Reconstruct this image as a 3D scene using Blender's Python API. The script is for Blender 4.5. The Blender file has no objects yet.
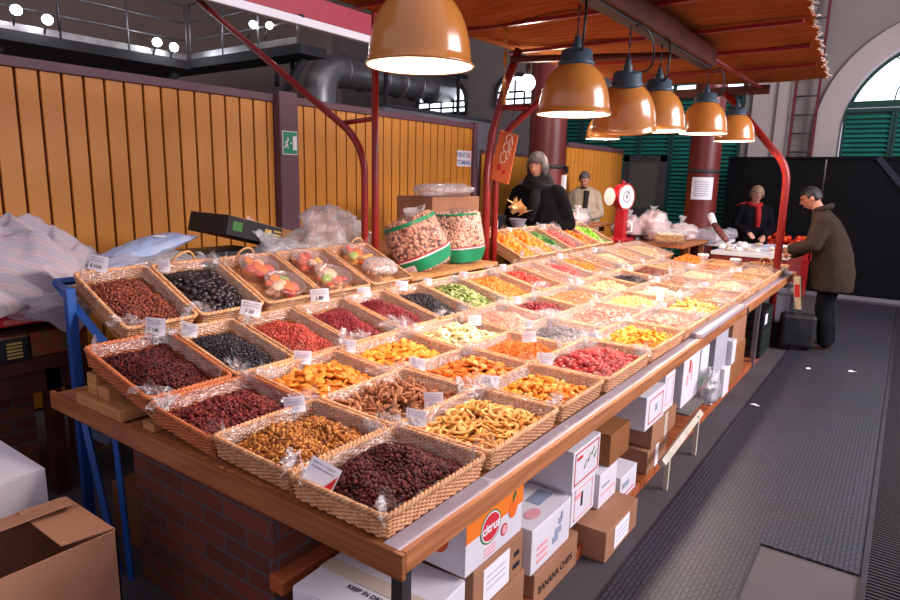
import bpy, bmesh, math, random
import numpy as np
from mathutils import Vector, Matrix, Euler, noise as mnoise
random.seed(7); RNG = np.random.default_rng(11)
SC = bpy.context.scene; COL = SC.collection
PI = math.pi
V = Vector

# ------------------------------------------------------------------ materials
def lin(h):
    h = h.lstrip('#')
    r = [int(h[i:i+2], 16)/255 for i in (0, 2, 4)]
    return tuple([(c/12.92 if c <= .04045 else ((c+.055)/1.055)**2.4) for c in r] + [1.0])

def newmat(name):
    m = bpy.data.materials.new(name); m.use_nodes = True
    nt = m.node_tree; b = nt.nodes['Principled BSDF']
    return m, nt, nt.nodes, nt.links, b

MATS = {}
def mat(name, c1, c2=None, scale=6, sc=(1, 1, 1), rough=.6, bump=0., spec=.4, metal=0., detail=4, emit=None, estr=0., coat=0.):
    if name in MATS: return MATS[name]
    m, nt, N, L, b = newmat(name)
    b.inputs['Roughness'].default_value = rough
    b.inputs['Specular IOR Level'].default_value = spec
    b.inputs['Metallic'].default_value = metal
    if coat: b.inputs['Coat Weight'].default_value = coat; b.inputs['Coat Roughness'].default_value = .1
    b.inputs['Base Color'].default_value = lin(c1)
    if c2 or bump:
        tc = N.new('ShaderNodeTexCoord'); mp = N.new('ShaderNodeMapping'); mp.inputs['Scale'].default_value = sc
        L.new(tc.outputs['Object'], mp.inputs['Vector'])
        nz = N.new('ShaderNodeTexNoise'); nz.inputs['Scale'].default_value = scale; nz.inputs['Detail'].default_value = detail
        L.new(mp.outputs[0], nz.inputs['Vector'])
        if c2:
            cr = N.new('ShaderNodeValToRGB'); cr.color_ramp.elements[0].position = .3; cr.color_ramp.elements[1].position = .7
            cr.color_ramp.elements[0].color = lin(c1); cr.color_ramp.elements[1].color = lin(c2)
            L.new(nz.outputs['Fac'], cr.inputs['Fac']); L.new(cr.outputs[0], b.inputs['Base Color'])
        if bump:
            bp = N.new('ShaderNodeBump'); bp.inputs['Strength'].default_value = min(1, bump); bp.inputs['Distance'].default_value = .01
            L.new(nz.outputs['Fac'], bp.inputs['Height']); L.new(bp.outputs[0], b.inputs['Normal'])
    if emit:
        b.inputs['Emission Color'].default_value = lin(emit); b.inputs['Emission Strength'].default_value = estr
    MATS[name] = m
    return m

def fruitmat(name, cols, rough=.45, spec=.4, sss=0., bump=.25, bscale=120):
    m, nt, N, L, b = newmat(name)
    at = N.new('ShaderNodeAttribute'); at.attribute_name = 'rnd'
    oi = N.new('ShaderNodeObjectInfo')
    ad = N.new('ShaderNodeMath'); ad.operation = 'ADD'; L.new(at.outputs['Fac'], ad.inputs[0]); L.new(oi.outputs['Random'], ad.inputs[1])
    fr = N.new('ShaderNodeMath'); fr.operation = 'FRACT'; L.new(ad.outputs[0], fr.inputs[0])
    cr = N.new('ShaderNodeValToRGB'); e = cr.color_ramp.elements
    cr.color_ramp.interpolation = 'LINEAR'
    for i, c in enumerate(cols):
        if i < 2: el = e[i]; el.position = i/(len(cols)-1)
        else: el = e.new(i/(len(cols)-1))
        el.color = lin(c)
    e[0].position = 0
    for i in range(len(cols)): e[i].color = lin(cols[i])
    L.new(fr.outputs[0], cr.inputs['Fac']); L.new(cr.outputs[0], b.inputs['Base Color'])
    b.inputs['Roughness'].default_value = rough; b.inputs['Specular IOR Level'].default_value = spec
    if sss:
        b.inputs['Subsurface Weight'].default_value = sss; b.inputs['Subsurface Radius'].default_value = (.01, .005, .002); b.inputs['Subsurface Scale'].default_value = .5
    if bump:
        tc = N.new('ShaderNodeTexCoord'); nz = N.new('ShaderNodeTexNoise'); nz.inputs['Scale'].default_value = bscale
        L.new(tc.outputs['Object'], nz.inputs['Vector'])
        bp = N.new('ShaderNodeBump'); bp.inputs['Strength'].default_value = bump; bp.inputs['Distance'].default_value = .003
        L.new(nz.outputs['Fac'], bp.inputs['Height']); L.new(bp.outputs[0], b.inputs['Normal'])
    return m

def filmmat(name, tint='#ffffff', fac=.1, edge=.45, rough=.12, milk=.3):
    m, nt, N, L, b = newmat(name); N.remove(b)
    out = N['Material Output']
    tr = N.new('ShaderNodeBsdfTransparent'); tr.inputs[0].default_value = lin(tint)
    gl = N.new('ShaderNodeBsdfGlossy'); gl.inputs['Roughness'].default_value = rough
    df = N.new('ShaderNodeBsdfDiffuse'); df.inputs[0].default_value = (.85, .82, .85, 1)
    mx0 = N.new('ShaderNodeMixShader'); mx0.inputs[0].default_value = milk; L.new(gl.outputs[0], mx0.inputs[1]); L.new(df.outputs[0], mx0.inputs[2])
    tc = N.new('ShaderNodeTexCoord'); vo = N.new('ShaderNodeTexNoise'); vo.inputs['Scale'].default_value = 38; vo.inputs['Detail'].default_value = 3
    L.new(tc.outputs['Object'], vo.inputs['Vector'])
    bp = N.new('ShaderNodeBump'); bp.inputs['Strength'].default_value = .8; bp.inputs['Distance'].default_value = .02
    L.new(vo.outputs['Fac'], bp.inputs['Height']); L.new(bp.outputs[0], gl.inputs['Normal'])
    lw = N.new('ShaderNodeLayerWeight'); lw.inputs['Blend'].default_value = .35; L.new(bp.outputs[0], lw.inputs['Normal'])
    mu = N.new('ShaderNodeMath'); mu.operation = 'MULTIPLY_ADD'; mu.inputs[1].default_value = edge; mu.inputs[2].default_value = fac
    L.new(lw.outputs['Facing'], mu.inputs[0])
    mx = N.new('ShaderNodeMixShader'); L.new(mu.outputs[0], mx.inputs[0]); L.new(tr.outputs[0], mx.inputs[1]); L.new(mx0.outputs[0], mx.inputs[2])
    L.new(mx.outputs[0], out.inputs['Surface'])
    return m

def brickmat(name, c1, c2, mortar, bw=.25, bh=.065, ms=.011, plane='YZ'):
    m, nt, N, L, b = newmat(name)
    tc = N.new('ShaderNodeTexCoord'); sep = N.new('ShaderNodeSeparateXYZ'); cmb = N.new('ShaderNodeCombineXYZ')
    L.new(tc.outputs['Object'], sep.inputs[0])
    sm = N.new('ShaderNodeMath'); sm.operation = 'ADD'; L.new(sep.outputs['X'], sm.inputs[0]); L.new(sep.outputs['Y'], sm.inputs[1])
    L.new(sm.outputs[0], cmb.inputs['X']); L.new(sep.outputs['Z'], cmb.inputs['Y'])
    br = N.new('ShaderNodeTexBrick'); L.new(cmb.outputs[0], br.inputs['Vector'])
    br.inputs['Scale'].default_value = 1; br.inputs['Brick Width'].default_value = bw; br.inputs['Row Height'].default_value = bh
    br.inputs['Mortar Size'].default_value = ms/2; br.inputs['Mortar Smooth'].default_value = .2; br.inputs['Bias'].default_value = 0
    br.inputs['Color1'].default_value = lin(c1); br.inputs['Color2'].default_value = lin(c2); br.inputs['Mortar'].default_value = lin(mortar)
    L.new(br.outputs['Color'], b.inputs['Base Color'])
    bp = N.new('ShaderNodeBump'); bp.inputs['Strength'].default_value = .6; bp.inputs['Distance'].default_value = .01; bp.invert = True
    L.new(br.outputs['Fac'], bp.inputs['Height']); L.new(bp.outputs[0], b.inputs['Normal'])
    b.inputs['Roughness'].default_value = .8
    return m

# ------------------------------------------------------------------ mesh builder
ORG = {}
class MB:
    def __init__(s): s.v = []; s.f = []; s.m = []; s.sm = []
    def add(s, vs, fs, mi=0, smooth=False):
        o = len(s.v); s.v += [tuple(p) for p in vs]; s.f += [tuple(i+o for i in f) for f in fs]
        s.m += [mi]*len(fs); s.sm += [smooth]*len(fs); return s
    def box(s, x0, x1, y0, y1, z0, z1, mi=0, M=None, bev=0.):
        if bev > 0:
            bm = bmesh.new(); bmesh.ops.create_cube(bm, size=1)
            for v in bm.verts: v.co = ((x0+x1)/2+v.co.x*(x1-x0), (y0+y1)/2+v.co.y*(y1-y0), (z0+z1)/2+v.co.z*(z1-z0))
            bmesh.ops.bevel(bm, geom=bm.edges[:], offset=bev, segments=2, affect='EDGES', profile=.5)
            bm.verts.index_update(); vs = [v.co.copy() for v in bm.verts]; fs = [[v.index for v in f.verts] for f in bm.faces]; bm.free()
        else:
            vs = [V((x, y, z)) for z in (z0, z1) for y in (y0, y1) for x in (x0, x1)]
            fs = [(0, 2, 3, 1), (4, 5, 7, 6), (0, 1, 5, 4), (2, 6, 7, 3), (0, 4, 6, 2), (1, 3, 7, 5)]
        if M is not None: vs = [M @ V(v) for v in vs]
        return s.add(vs, fs, mi)
    def tube(s, pts, r, n=8, mi=0, closed=False, caps=True, smooth=True):
        pts = [V(p) for p in pts]; k = len(pts); rs = r if isinstance(r, (list, tuple)) else [r]*k
        vs = []; fs = []; up = None
        for i, p in enumerate(pts):
            if closed: t = pts[(i+1) % k]-pts[i-1]
            else: t = pts[min(i+1, k-1)]-pts[max(i-1, 0)]
            t.normalize()
            if up is None:
                up = V((0, 0, 1)) if abs(t.z) < .9 else V((1, 0, 0))
            a = t.cross(up)
            if a.length < 1e-5: up = V((0, 1, 0)); a = t.cross(up)
            a.normalize(); up = a.cross(t); up.normalize()
            for j in range(n):
                th = 2*PI*j/n; vs.append(p+(a*math.cos(th)+up*math.sin(th))*rs[i])
        for i in range(k if closed else k-1):
            i2 = (i+1) % k
            for j in range(n): fs.append((i*n+j, i*n+(j+1) % n, i2*n+(j+1) % n, i2*n+j))
        if caps and not closed: fs += [tuple(range(n-1, -1, -1)), tuple(range((k-1)*n, k*n))]
        return s.add(vs, fs, mi, smooth)
    def lathe(s, prof, n=24, c=(0, 0, 0), mi=0, M=None, smooth=True, sx=1, sy=1):
        vs = []; fs = []
        for (r, z) in prof:
            for j in range(n):
                a = 2*PI*j/n; p = V((r*math.cos(a)*sx, r*math.sin(a)*sy, z))
                if M is not None: p = M @ p
                vs.append(p+V(c))
        for i in range(len(prof)-1):
            for j in range(n): fs.append((i*n+j, i*n+(j+1) % n, (i+1)*n+(j+1) % n, (i+1)*n+j))
        return s.add(vs, fs, mi, smooth)
    def grid(s, nx, ny, fn, mi=0, smooth=True):
        vs = [fn(i/nx, j/ny) for j in range(ny+1) for i in range(nx+1)]
        fs = [(j*(nx+1)+i, j*(nx+1)+i+1, (j+1)*(nx+1)+i+1, (j+1)*(nx+1)+i) for j in range(ny) for i in range(nx)]
        return s.add(vs, fs, mi, smooth)
    def ball(s, c, r, mi=0, sub=2, sc=(1, 1, 1), M=None):
        bm = bmesh.new(); bmesh.ops.create_icosphere(bm, subdivisions=sub, radius=1); bm.verts.index_update()
        vs = []
        for v in bm.verts:
            p = V((v.co.x*r*sc[0], v.co.y*r*sc[1], v.co.z*r*sc[2]))
            if M is not None: p = M @ p
            vs.append(p+V(c))
        fs = [[v.index for v in f.verts] for f in bm.faces]; bm.free()
        return s.add(vs, fs, mi, True)
    def mesh(s, name, mats):
        me = bpy.data.meshes.new(name); me.from_pydata(s.v, [], s.f)
        if not isinstance(mats, (list, tuple)): mats = [mats]
        for m in mats: me.materials.append(m)
        me.polygons.foreach_set('material_index', s.m); me.polygons.foreach_set('use_smooth', s.sm); me.update()
        return me
    def build(s, name, mats, parent=None, local=False):
        """world coordinates unless local"""
        if not local:
            if parent is not None: o0 = ORG[parent.name]
            else:
                a = np.array(s.v); o0 = V(((a[:, 0].min()+a[:, 0].max())/2, (a[:, 1].min()+a[:, 1].max())/2, a[:, 2].min()))
            s.v = [(p[0]-o0.x, p[1]-o0.y, p[2]-o0.z) for p in s.v]
        else: o0 = V((0, 0, 0))
        o = bpy.data.objects.new(name, s.mesh(name, mats)); COL.objects.link(o)
        if parent is not None: o.parent = parent; ORG[o.name] = o0
        elif not local: o.location = o0; ORG[o.name] = o0
        return o

def tag(o, label, cat, group=None, kind=None):
    o['label'] = label
    if cat: o['category'] = cat
    if group: o['group'] = group
    if kind: o['kind'] = kind
    return o
def struct(o): o['kind'] = 'structure'; return o
def thing(name, label, cat, loc=(0, 0, 0), rot=None, group=None):
    o = bpy.data.objects.new(name, None); COL.objects.link(o); o.location = loc; o.empty_display_size = .05
    if rot is not None: o.rotation_euler = rot
    ORG[o.name] = V(loc)
    return tag(o, label, cat, group)
def inst(name, me, parent=None, M=None):
    o = bpy.data.objects.new(name, me); COL.objects.link(o)
    if parent is not None: o.parent = parent
    if M is not None: o.matrix_local = M
    return o

def tomesh(ob, name):
    dg = bpy.context.evaluated_depsgraph_get(); dg.update()
    me = bpy.data.meshes.new_from_object(ob.evaluated_get(dg)); me.name = name
    return me
def text(s, size, origin, xd, yd, m, parent, name='lettering', bold=0., world=True, sx=1.):
    cu = bpy.data.curves.new('t', 'FONT'); cu.body = s; cu.size = size; cu.align_x = 'CENTER'; cu.align_y = 'CENTER'; cu.offset = bold
    cu.resolution_u = 2
    ob = bpy.data.objects.new('t', cu); COL.objects.link(ob)
    me = tomesh(ob, name); bpy.data.objects.remove(ob); bpy.data.curves.remove(cu)
    xd = V(xd).normalized(); yd = V(yd).normalized(); n = xd.cross(yd)
    M = Matrix((xd*sx, yd, n)).transposed().to_4x4()
    o0 = ORG[parent.name] if world else V((0, 0, 0))
    M.translation = V(origin)-o0
    me.transform(M); me.materials.clear(); me.materials.append(m)
    o = bpy.data.objects.new(name, me); COL.objects.link(o); o.parent = parent; ORG[o.name] = o0
    return o

# ------------------------------------------------------------------ camera
cam = bpy.data.objects.new('camera', bpy.data.cameras.new('camera')); COL.objects.link(cam)
f_ = 633.0
Xc = V((463, -112, f_)).normalized(); Yc = V((-900, -143, f_)); Yc = (Yc-Xc*Xc.dot(Yc)).normalized(); Zc = Xc.cross(Yc)
if Zc.y > 0: Zc = -Zc
Rm = Matrix((Xc, Yc, Zc))            # world = Rm @ cam(x right, y down, z forward)
cx, cy, cz = Rm.col[0], Rm.col[1], Rm.col[2]
cam.matrix_world = Matrix(((cx.x, -cy.x, -cz.x, 0), (cx.y, -cy.y, -cz.y, 0), (cx.z, -cy.z, -cz.z, 1.75), (0, 0, 0, 1)))
cam.data.sensor_width = 36; cam.data.lens = f_/900*36; cam.data.clip_start = .05; cam.data.clip_end = 200
SC.camera = cam
SC.view_settings.view_transform = 'Standard'; SC.view_settings.look = 'None'; SC.view_settings.gamma = 1; SC.view_settings.use_curve_mapping = False

# ------------------------------------------------------------------ common materials
M_red = mat('red_paint', '#8a1a16', '#7a1513', 3, rough=.35, spec=.5)
M_wood = mat('table_wood', '#b9774a', '#8d5029', 3, (1, 14, 14), rough=.55, bump=.2)
M_wood2 = mat('end_board_wood', '#a3653a', '#7f4621', 3, (14, 1, 14), rough=.55, bump=.2)
M_pale = mat('pale_laminate', '#b8adb5', '#a3979e', 2, (1, 12, 12), rough=.5)
M_blockwood = mat('raw_wood', '#c08a55', '#a06a3a', 4, (10, 1, 10), rough=.7)
M_dark = mat('dark_steel', '#2a2628', '#353033', 6, rough=.5, spec=.4)
M_card = mat('cardboard', '#ab7d62', '#9a6c52', 3, (1, 1, 1), rough=.85, spec=.1)
M_card2 = mat('cardboard_dark', '#96643f', '#855635', 3, rough=.85, spec=.1)
M_white = mat('white_carton', '#e4dfe4', '#d3cdd4', 3, rough=.7, spec=.2)
M_paper = mat('paper_white', '#efeaee', rough=.7)
M_tape = mat('parcel_tape', '#d8c3b0', rough=.25, spec=.5)
M_black = mat('black_print', '#1a1820', rough=.8)
M_blueprint = mat('blue_print', '#3a55a8', rough=.8)
M_redprint = mat('red_print', '#c52a30', rough=.8)
M_pinkprint = mat('pink_print', '#e6a0a8', rough=.8)
M_greyprint = mat('grey_print', '#8f98b0', rough=.8)
M_blue = mat('blue_frame_paint', '#1f4f9a', '#18407f', 4, rough=.45)
M_film = filmmat('clear_film', fac=.10, edge=.45, milk=.35)
M_film2 = filmmat('clear_cover_film', fac=.04, edge=.2, milk=.35)
M_bag = filmmat('milky_plastic', '#f2eef2', fac=.22, edge=.4, milk=.55, rough=.2)
M_blackplastic = mat('black_plastic', '#15161a', rough=.4, spec=.5)
# ------------------------------------------------------------------ SETTING
b = MB(); b.box(-4, 16, -5, 16, -.2, 0); o = b.build('floor', mat('floor_concrete', '#413c40', '#504a4d', 1.6, rough=.75, bump=.15)); struct(o)
# ribbed rubber mat (real raised nubs near, shared bump material)
def rubmat():
    m, nt, N, L, b = newmat('ribbed_rubber')
    tc = N.new('ShaderNodeTexCoord'); br = N.new('ShaderNodeTexBrick'); L.new(tc.outputs['Object'], br.inputs['Vector'])
    br.inputs['Scale'].default_value = 1; br.inputs['Brick Width'].default_value = .055; br.inputs['Row Height'].default_value = .021
    br.inputs['Mortar Size'].default_value = .006; br.inputs['Mortar Smooth'].default_value = .35
    br.inputs['Color1'].default_value = lin('#3d3b4a'); br.inputs['Color2'].default_value = lin('#363443'); br.inputs['Mortar'].default_value = lin('#24232e')
    nz = N.new('ShaderNodeTexNoise'); nz.inputs['Scale'].default_value = 2.5; nz.inputs['Detail'].default_value = 6; L.new(tc.outputs['Object'], nz.inputs['Vector'])
    mx = N.new('ShaderNodeMix'); mx.data_type = 'RGBA'; mx.blend_type = 'MULTIPLY'; mx.inputs['Factor'].default_value = .55
    L.new(br.outputs['Color'], mx.inputs['A']); L.new(nz.outputs['Color'], mx.inputs['B'])
    cr = N.new('ShaderNodeHueSaturation'); cr.inputs['Saturation'].default_value = .75; cr.inputs['Value'].default_value = 1.35; L.new(mx.outputs['Result'], cr.inputs['Color'])
    L.new(cr.outputs[0], b.inputs['Base Color'])
    bp = N.new('ShaderNodeBump'); bp.invert = True; bp.inputs['Strength'].default_value = 1; bp.inputs['Distance'].default_value = .008
    L.new(br.outputs['Fac'], bp.inputs['Height']); L.new(bp.outputs[0], b.inputs['Normal'])
    b.inputs['Roughness'].default_value = .42; b.inputs['Specular IOR Level'].default_value = .4
    return m
M_rub = rubmat()
b = MB()
pts = [(1.6, .385), (1.6, .86), (11.4, .86), (11.4, -.03), (3.225, -.03), (3.225, .385)]
n = len(pts); vs = [(x, y, z) for z in (0.0005, .012) for (x, y) in pts]
b.add(vs, [tuple(range(n))[::-1], tuple(range(n, 2*n))]+[(i, (i+1) % n, (i+1) % n+n, i+n) for i in range(n)])
o = b.build('rubber_mat', M_rub); tag(o, 'dark ribbed rubber mat covering the aisle floor beside the fruit table', 'mat')
# drain
t = thing('floor_drain', 'long dark slotted metal drain grating along the right edge of the aisle', 'drain', (3, -.15, 0))
b = MB(); b.box(1.5, 11.4, -.06, -.035, 0, .014); b.box(1.5, 11.4, -.27, -.245, 0, .014); b.build('frame', mat('drain_steel', '#4c474d', '#3b373c', 8, rough=.4, metal=.6), t)
b = MB(); b.box(1.5, 11.4, -.245, -.06, 0, .002); b.build('channel', mat('drain_black', '#0b0a0c', rough=.9), t)
b = MB()
x = 1.5
while x < 11.4: b.box(x, x+.014, -.245, -.06, .002, .012); x += .028
b.build('grating', mat('drain_bars', '#3c383d', rough=.45, metal=.5), t)
for (x, y, r) in [(6.82, .6, .3), (6.99, .24, 1.2), (5.36, .8, .8)]:
    M = Matrix.Translation((x, y, .013)) @ Matrix.Rotation(r, 4, 'Z')
    b = MB(); b.grid(4, 3, lambda u, v: M @ V(((u-.5)*.07, (v-.5)*.04, .004+.008*math.sin(5*u+r)*v)))
    o = b.build('paper_scrap', M_paper)
    tag(o, {.3: 'white crumpled paper scrap on the mat nearest the man', 1.2: 'small pale scrap on the mat close to the drain', .8: 'scrap of litter on the mat edge beside the stacked cartons'}[r], 'litter', 'litter scraps on the mat')

# back wall with arch
M_plaster = mat('grey_plaster', '#8d8480', '#7d7571', .8, rough=.9, bump=.1)
M_plaster2 = mat('light_plaster', '#b5aaa6', '#a89d9a', .8, rough=.9)
M_green = mat('green_louvre', '#268070', '#1f6c5e', 3, rough=.5)
M_greend = mat('green_louvre_frame', '#123f36', rough=.6)
XB = 12.4
ac, az, ar = -.33, 2.62, 1.443     # arch centre y, spring z, radius
def archpts(r, n=28): return [(ac+r*math.cos(PI*i/n), az+r*math.sin(PI*i/n)) for i in range(n+1)]
b = MB()                          # wall with arched opening
ap = archpts(ar)
b.box(XB, XB+.4, ac+ar, 12.5, 0, 9); b.box(XB, XB+.4, -6, ac-ar, 0, 9)
for i in range(len(ap)-1):
    (y0, z0), (y1, z1) = ap[i], ap[i+1]
    b.add([(XB, y0, z0), (XB, y1, z1), (XB, y1, 9), (XB, y0, 9), (XB+.4, y0, z0), (XB+.4, y1, z1)], [(0, 1, 2, 3), (0, 4, 5, 1)])
o = b.build('wall_back', M_plaster); struct(o)
b = MB()                          # raised plaster archivolt
apo = archpts(ar+.36)
for i in range(len(ap)-1):
    (y0, z0), (y1, z1) = ap[i], ap[i+1]; (Y0, Z0), (Y1, Z1) = apo[i], apo[i+1]
    b.add([(XB-.06, y0, z0), (XB-.06, y1, z1), (XB-.06, Y1, Z1), (XB-.06, Y0, Z0), (XB, Y0, Z0), (XB, Y1, Z1), (XB+.02, y0, z0), (XB+.02, y1, z1)], [(0, 1, 2, 3), (3, 2, 5, 4), (0, 6, 7, 1)])
b.box(XB-.06, XB+.02, ac+ar, ac+ar+.36, 0, az); b.box(XB-.06, XB+.02, ac-ar-.36, ac-ar, 0, az)
o = b.build('trim_1', M_plaster2); struct(o)
b = MB(); b.box(XB-.1, XB, 1.86, 2.06, 0, 6.2, bev=.01); b.box(XB-.05, XB, 2.06, 2.45, 0, 6.2); o = b.build('trim_2', M_plaster2); struct(o)
# arched window: bright panes above, green louvred shutters below
w = thing('window_1', 'arched window with bright panes over green louvred shutters at the right of the back wall', 'window', (XB+.2, ac, 0)); del w['category']; struct(w)
M_sky = mat('sky_glass', '#dfe6f2', emit='#e2ebff', estr=2.6)
zs = 3.1
a0 = math.asin((zs-az)/ar)
pp = [(ac+(ar-.02)*math.cos(a0+(PI-2*a0)*i/24), az+(ar-.02)*math.sin(a0+(PI-2*a0)*i/24)) for i in range(25)]
b = MB(); b.add([(XB+.3, y, z) for y, z in pp], [tuple(range(25))]); b.build('pane', M_sky, w)
b = MB(); b.box(XB+.2, XB+.3, ac-ar+.02, ac+ar-.02, zs-.08, zs+.02)
for a in (55, 90, 125): b.tube([(XB+.26, ac, zs), (XB+.26, ac+ar*math.cos(math.radians(a)), az+ar*math.sin(math.radians(a)))], .012, 6)
b.tube([(XB+.26, ac+.75*math.cos(PI*i/16), zs+.75*math.sin(PI*i/16)*.9) for i in range(17)], .012, 6)
b.tube([(XB+.26, y, z) for y, z in pp], .03, 6)
b.build('window_frame', M_greend, w)
def shutters(parent, y0, y1, z0, z1, x, nleaf, pitch=.075):
    wl = (y1-y0)/nleaf
    for k in range(nleaf):
        a, c = y0+k*wl, y0+(k+1)*wl
        b = MB(); fw = .045
        b.box(x-.03, x+.03, a+.005, a+fw, z0, z1); b.box(x-.03, x+.03, c-fw, c-.005, z0, z1); b.box(x-.03, x+.03, a+fw, c-fw, z0, z0+.06); b.box(x-.03, x+.03, a+fw, c-fw, z1-.06, z1)
        b.box(x+.028, x+.03, a, c, z0, z1)
        fo = b.build('shutter', M_greend, parent)
        b = MB(); z = z0+.07
        while z < z1-.08:
            M = Matrix.Translation((x, (a+c)/2, z)) @ Matrix.Rotation(-.65, 4, 'Y')
            b.box(-.038, .038, -(c-a)/2+fw, (c-a)/2-fw, -.005, .005, M=M); z += pitch
        b.build('louvre', M_green, fo)
shutters(w, ac-ar+.03, ac+ar-.03, 0.1, zs-.1, XB+.2, 4)
w = thing('window_2', 'tall green louvred shutters on the back wall behind the red scale', 'window', (XB-.06, 4, 0)); del w['category']; struct(w)
shutters(w, 2.58, 6.2, .2, 3.33, XB-.06, 6)
b = MB(); b.box(XB-.1, XB-.01, 2.5, 6.3, 3.33, 3.36); b.box(XB-.1, XB-.01, 2.5, 6.3, 3.5, 3.54)
for k in range(6): b.box(XB-.1, XB-.01, 2.56+k*.6033, 2.62+k*.6033, 3.36, 3.5)
b.build('window_frame', M_greend, w)
b = MB(); b.add([(XB-.03, 2.6, 3.36), (XB-.03, 6.2, 3.36), (XB-.03, 6.2, 3.5), (XB-.03, 2.6, 3.5)], [(0, 3, 2, 1)]); b.build('pane', M_sky, w)
# ladder
t = thing('ladder', 'tall red railed ladder fixed to the wall left of the arched window', 'ladder', (XB-.2, 1.62, 0))
for y in (1.45, 1.79):
    b = MB(); b.box(XB-.16, XB-.12, y-.02, y+.02, 0, 6.5); b.build('rail', mat('ladder_red', '#5e2326', rough=.6), t)
for k in range(20):
    b = MB(); b.tube([(XB-.14, 1.45, .5+k*.3), (XB-.14, 1.79, .5+k*.3)], .013, 6); b.build('rung', M_dark, t)
# dark partition across the aisle end
t = thing('black_partition', 'tall glossy black steel screen closing the far end of the aisle', 'partition', (11.75, 0, 0))
M_bk = mat('black_gloss', '#0b0c10', '#0e0f13', 2, (1, 1, .1), rough=.42, spec=.12)
for (y0, y1) in [(-4, -.55), (-.53, 1.15), (1.17, 2.55)]:
    b = MB(); b.box(11.72, 11.78, y0, y1, .06, 2.16, bev=.006); b.build('panel', M_bk, t)
b = MB(); b.box(11.69, 11.8, -4, 2.57, 2.16, 2.2); b.box(11.69, 11.8, 2.55, 2.6, 0, 2.2); b.build('frame', M_bk, t)
b = MB(); M = Matrix.Translation((11.7, -.1, 1.5)) @ Matrix.Rotation(math.radians(50), 4, 'X'); b.box(-.02, .02, -.9, .9, -.04, .04, M=M); b.build('brace', mat('partition_brace', '#1b2432', rough=.4), t)
b = MB(); b.box(11.69, 11.72, -4, 2.55, 0, .06); b.build('kick_strip', mat('kick_grey', '#77727a', rough=.5), t)
# side hall wall, ceiling
M_hall = mat('hall_wall', '#82716a', '#6e5f58', .5, rough=.9)
b = MB(); b.box(-6, 16, 13, 13.3, 0, 9); o = b.build('wall_left', M_hall); struct(o)
b = MB(); b.box(-6, 16, 5.6, 13.3, 8.6, 8.9); o = b.build('ceiling', mat('hall_ceiling', '#4a3f3a', '#3d332f', 1, rough=.9)); struct(o)
# far hall arched windows
M_sky2 = mat('far_window_glow', '#e6eefc', emit='#e6f0ff', estr=2.2)
def far_window(nm, x0, x1, z0, z1, y, label):
    w = thing(nm, label, 'window', ((x0+x1)/2, y, z0)); del w['category']; struct(w)
    n = 14; r = (x1-x0)/2; xc = (x0+x1)/2; zz = z1-r*.7
    pts = [(x0, z0), (x1, z0)]+[(xc+r*math.cos(PI*i/n), zz+.7*r*math.sin(PI*i/n)) for i in range(n+1)]
    b = MB(); b.add([(x, y, z) for x, z in pts], [tuple(range(len(pts)))]); b.build('pane', M_sky2, w)
    b = MB(); b.tube([(x, y-.02, z) for x, z in pts], .06, 6, closed=True)
    for k in (1, 2, 3): xx = x0+(x1-x0)*k/4; b.tube([(xx, y-.03, z0), (xx, y-.03, zz+.5*r)], .03, 6)
    for k in (1, 2): zk = z0+(zz-z0)*k/2; b.tube([(x0, y-.03, zk), (x1, y-.03, zk)], .03, 6)
    b.build('window_frame', M_dark, w)
# ------------------------------------------------------------------ upper gallery, flood lights, duct
M_steel = mat('galv_steel', '#9a989c', '#7f7c80', 4, rough=.4, metal=.7)
t = thing('gallery_walkway', 'dark steel gallery walkway with pale railings high on the left wall', 'balcony', (6, 11.5, 3.3))
M_gal = mat('gallery_dark', '#2b2a30', '#232228', 3, rough=.7)
b = MB(); b.box(-3, 7.2, 11, 12.98, 3.58, 3.72); b.box(7.05, 7.6, 8.0, 12.98, 3.6, 3.74); b.build('deck', M_gal, t)
def railing(p0, p1, n):
    b = MB(); p0 = V(p0); p1 = V(p1)
    for k in range(n+1):
        p = p0.lerp(p1, k/n); b.tube([p, p+V((0, 0, .95))], .02, 6)
    for h in (.35, .65, .95): b.tube([p0+V((0, 0, h)), p1+V((0, 0, h))], .018, 6)
    d = (p1-p0).normalized(); M = Matrix.Translation(p0.lerp(p1, .5)+V((0, 0, .1))) @ Matrix.Rotation(math.atan2(d.y, d.x), 4, 'Z')
    L_ = (p1-p0).length/2; b.box(-L_, L_, -.01, .01, -.08, .02, M=M)
    return b.build('railing', M_steel, t)
railing((-3, 11.05, 3.72), (4.9, 11.05, 3.72), 8); railing((4.9, 11.05, 3.72), (7.05, 11.05, 3.72), 2); railing((7.1, 8.1, 3.74), (7.1, 11.0, 3.74), 3)
for (x, y) in [(4.1, 11.2), (6.9, 11.2)]:
    b = MB(); b.tube([(x, y, 3.5), (x, y+1.7, 2.6)], .07, 6); b.build('bracket', M_gal, t)
b = MB(); b.tube([(7.4, 8.3, 3.6), (7.4, 9.3, 2.6)], .07, 6); b.tube([(7.4, 8.6, 3.6), (7.4, 8.6, 3.2)], .04, 6); b.tube([(7.4, 9.0, 3.6), (7.4, 9.0, 3.2)], .04, 6); b.build('bracket', M_gal, t)
M_flood = mat('flood_glass', '#f4f8ff', emit='#eaf2ff', estr=16)
M_floodw = mat('flood_glass_warm', '#fff4e0', emit='#fff0d8', estr=14)
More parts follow.
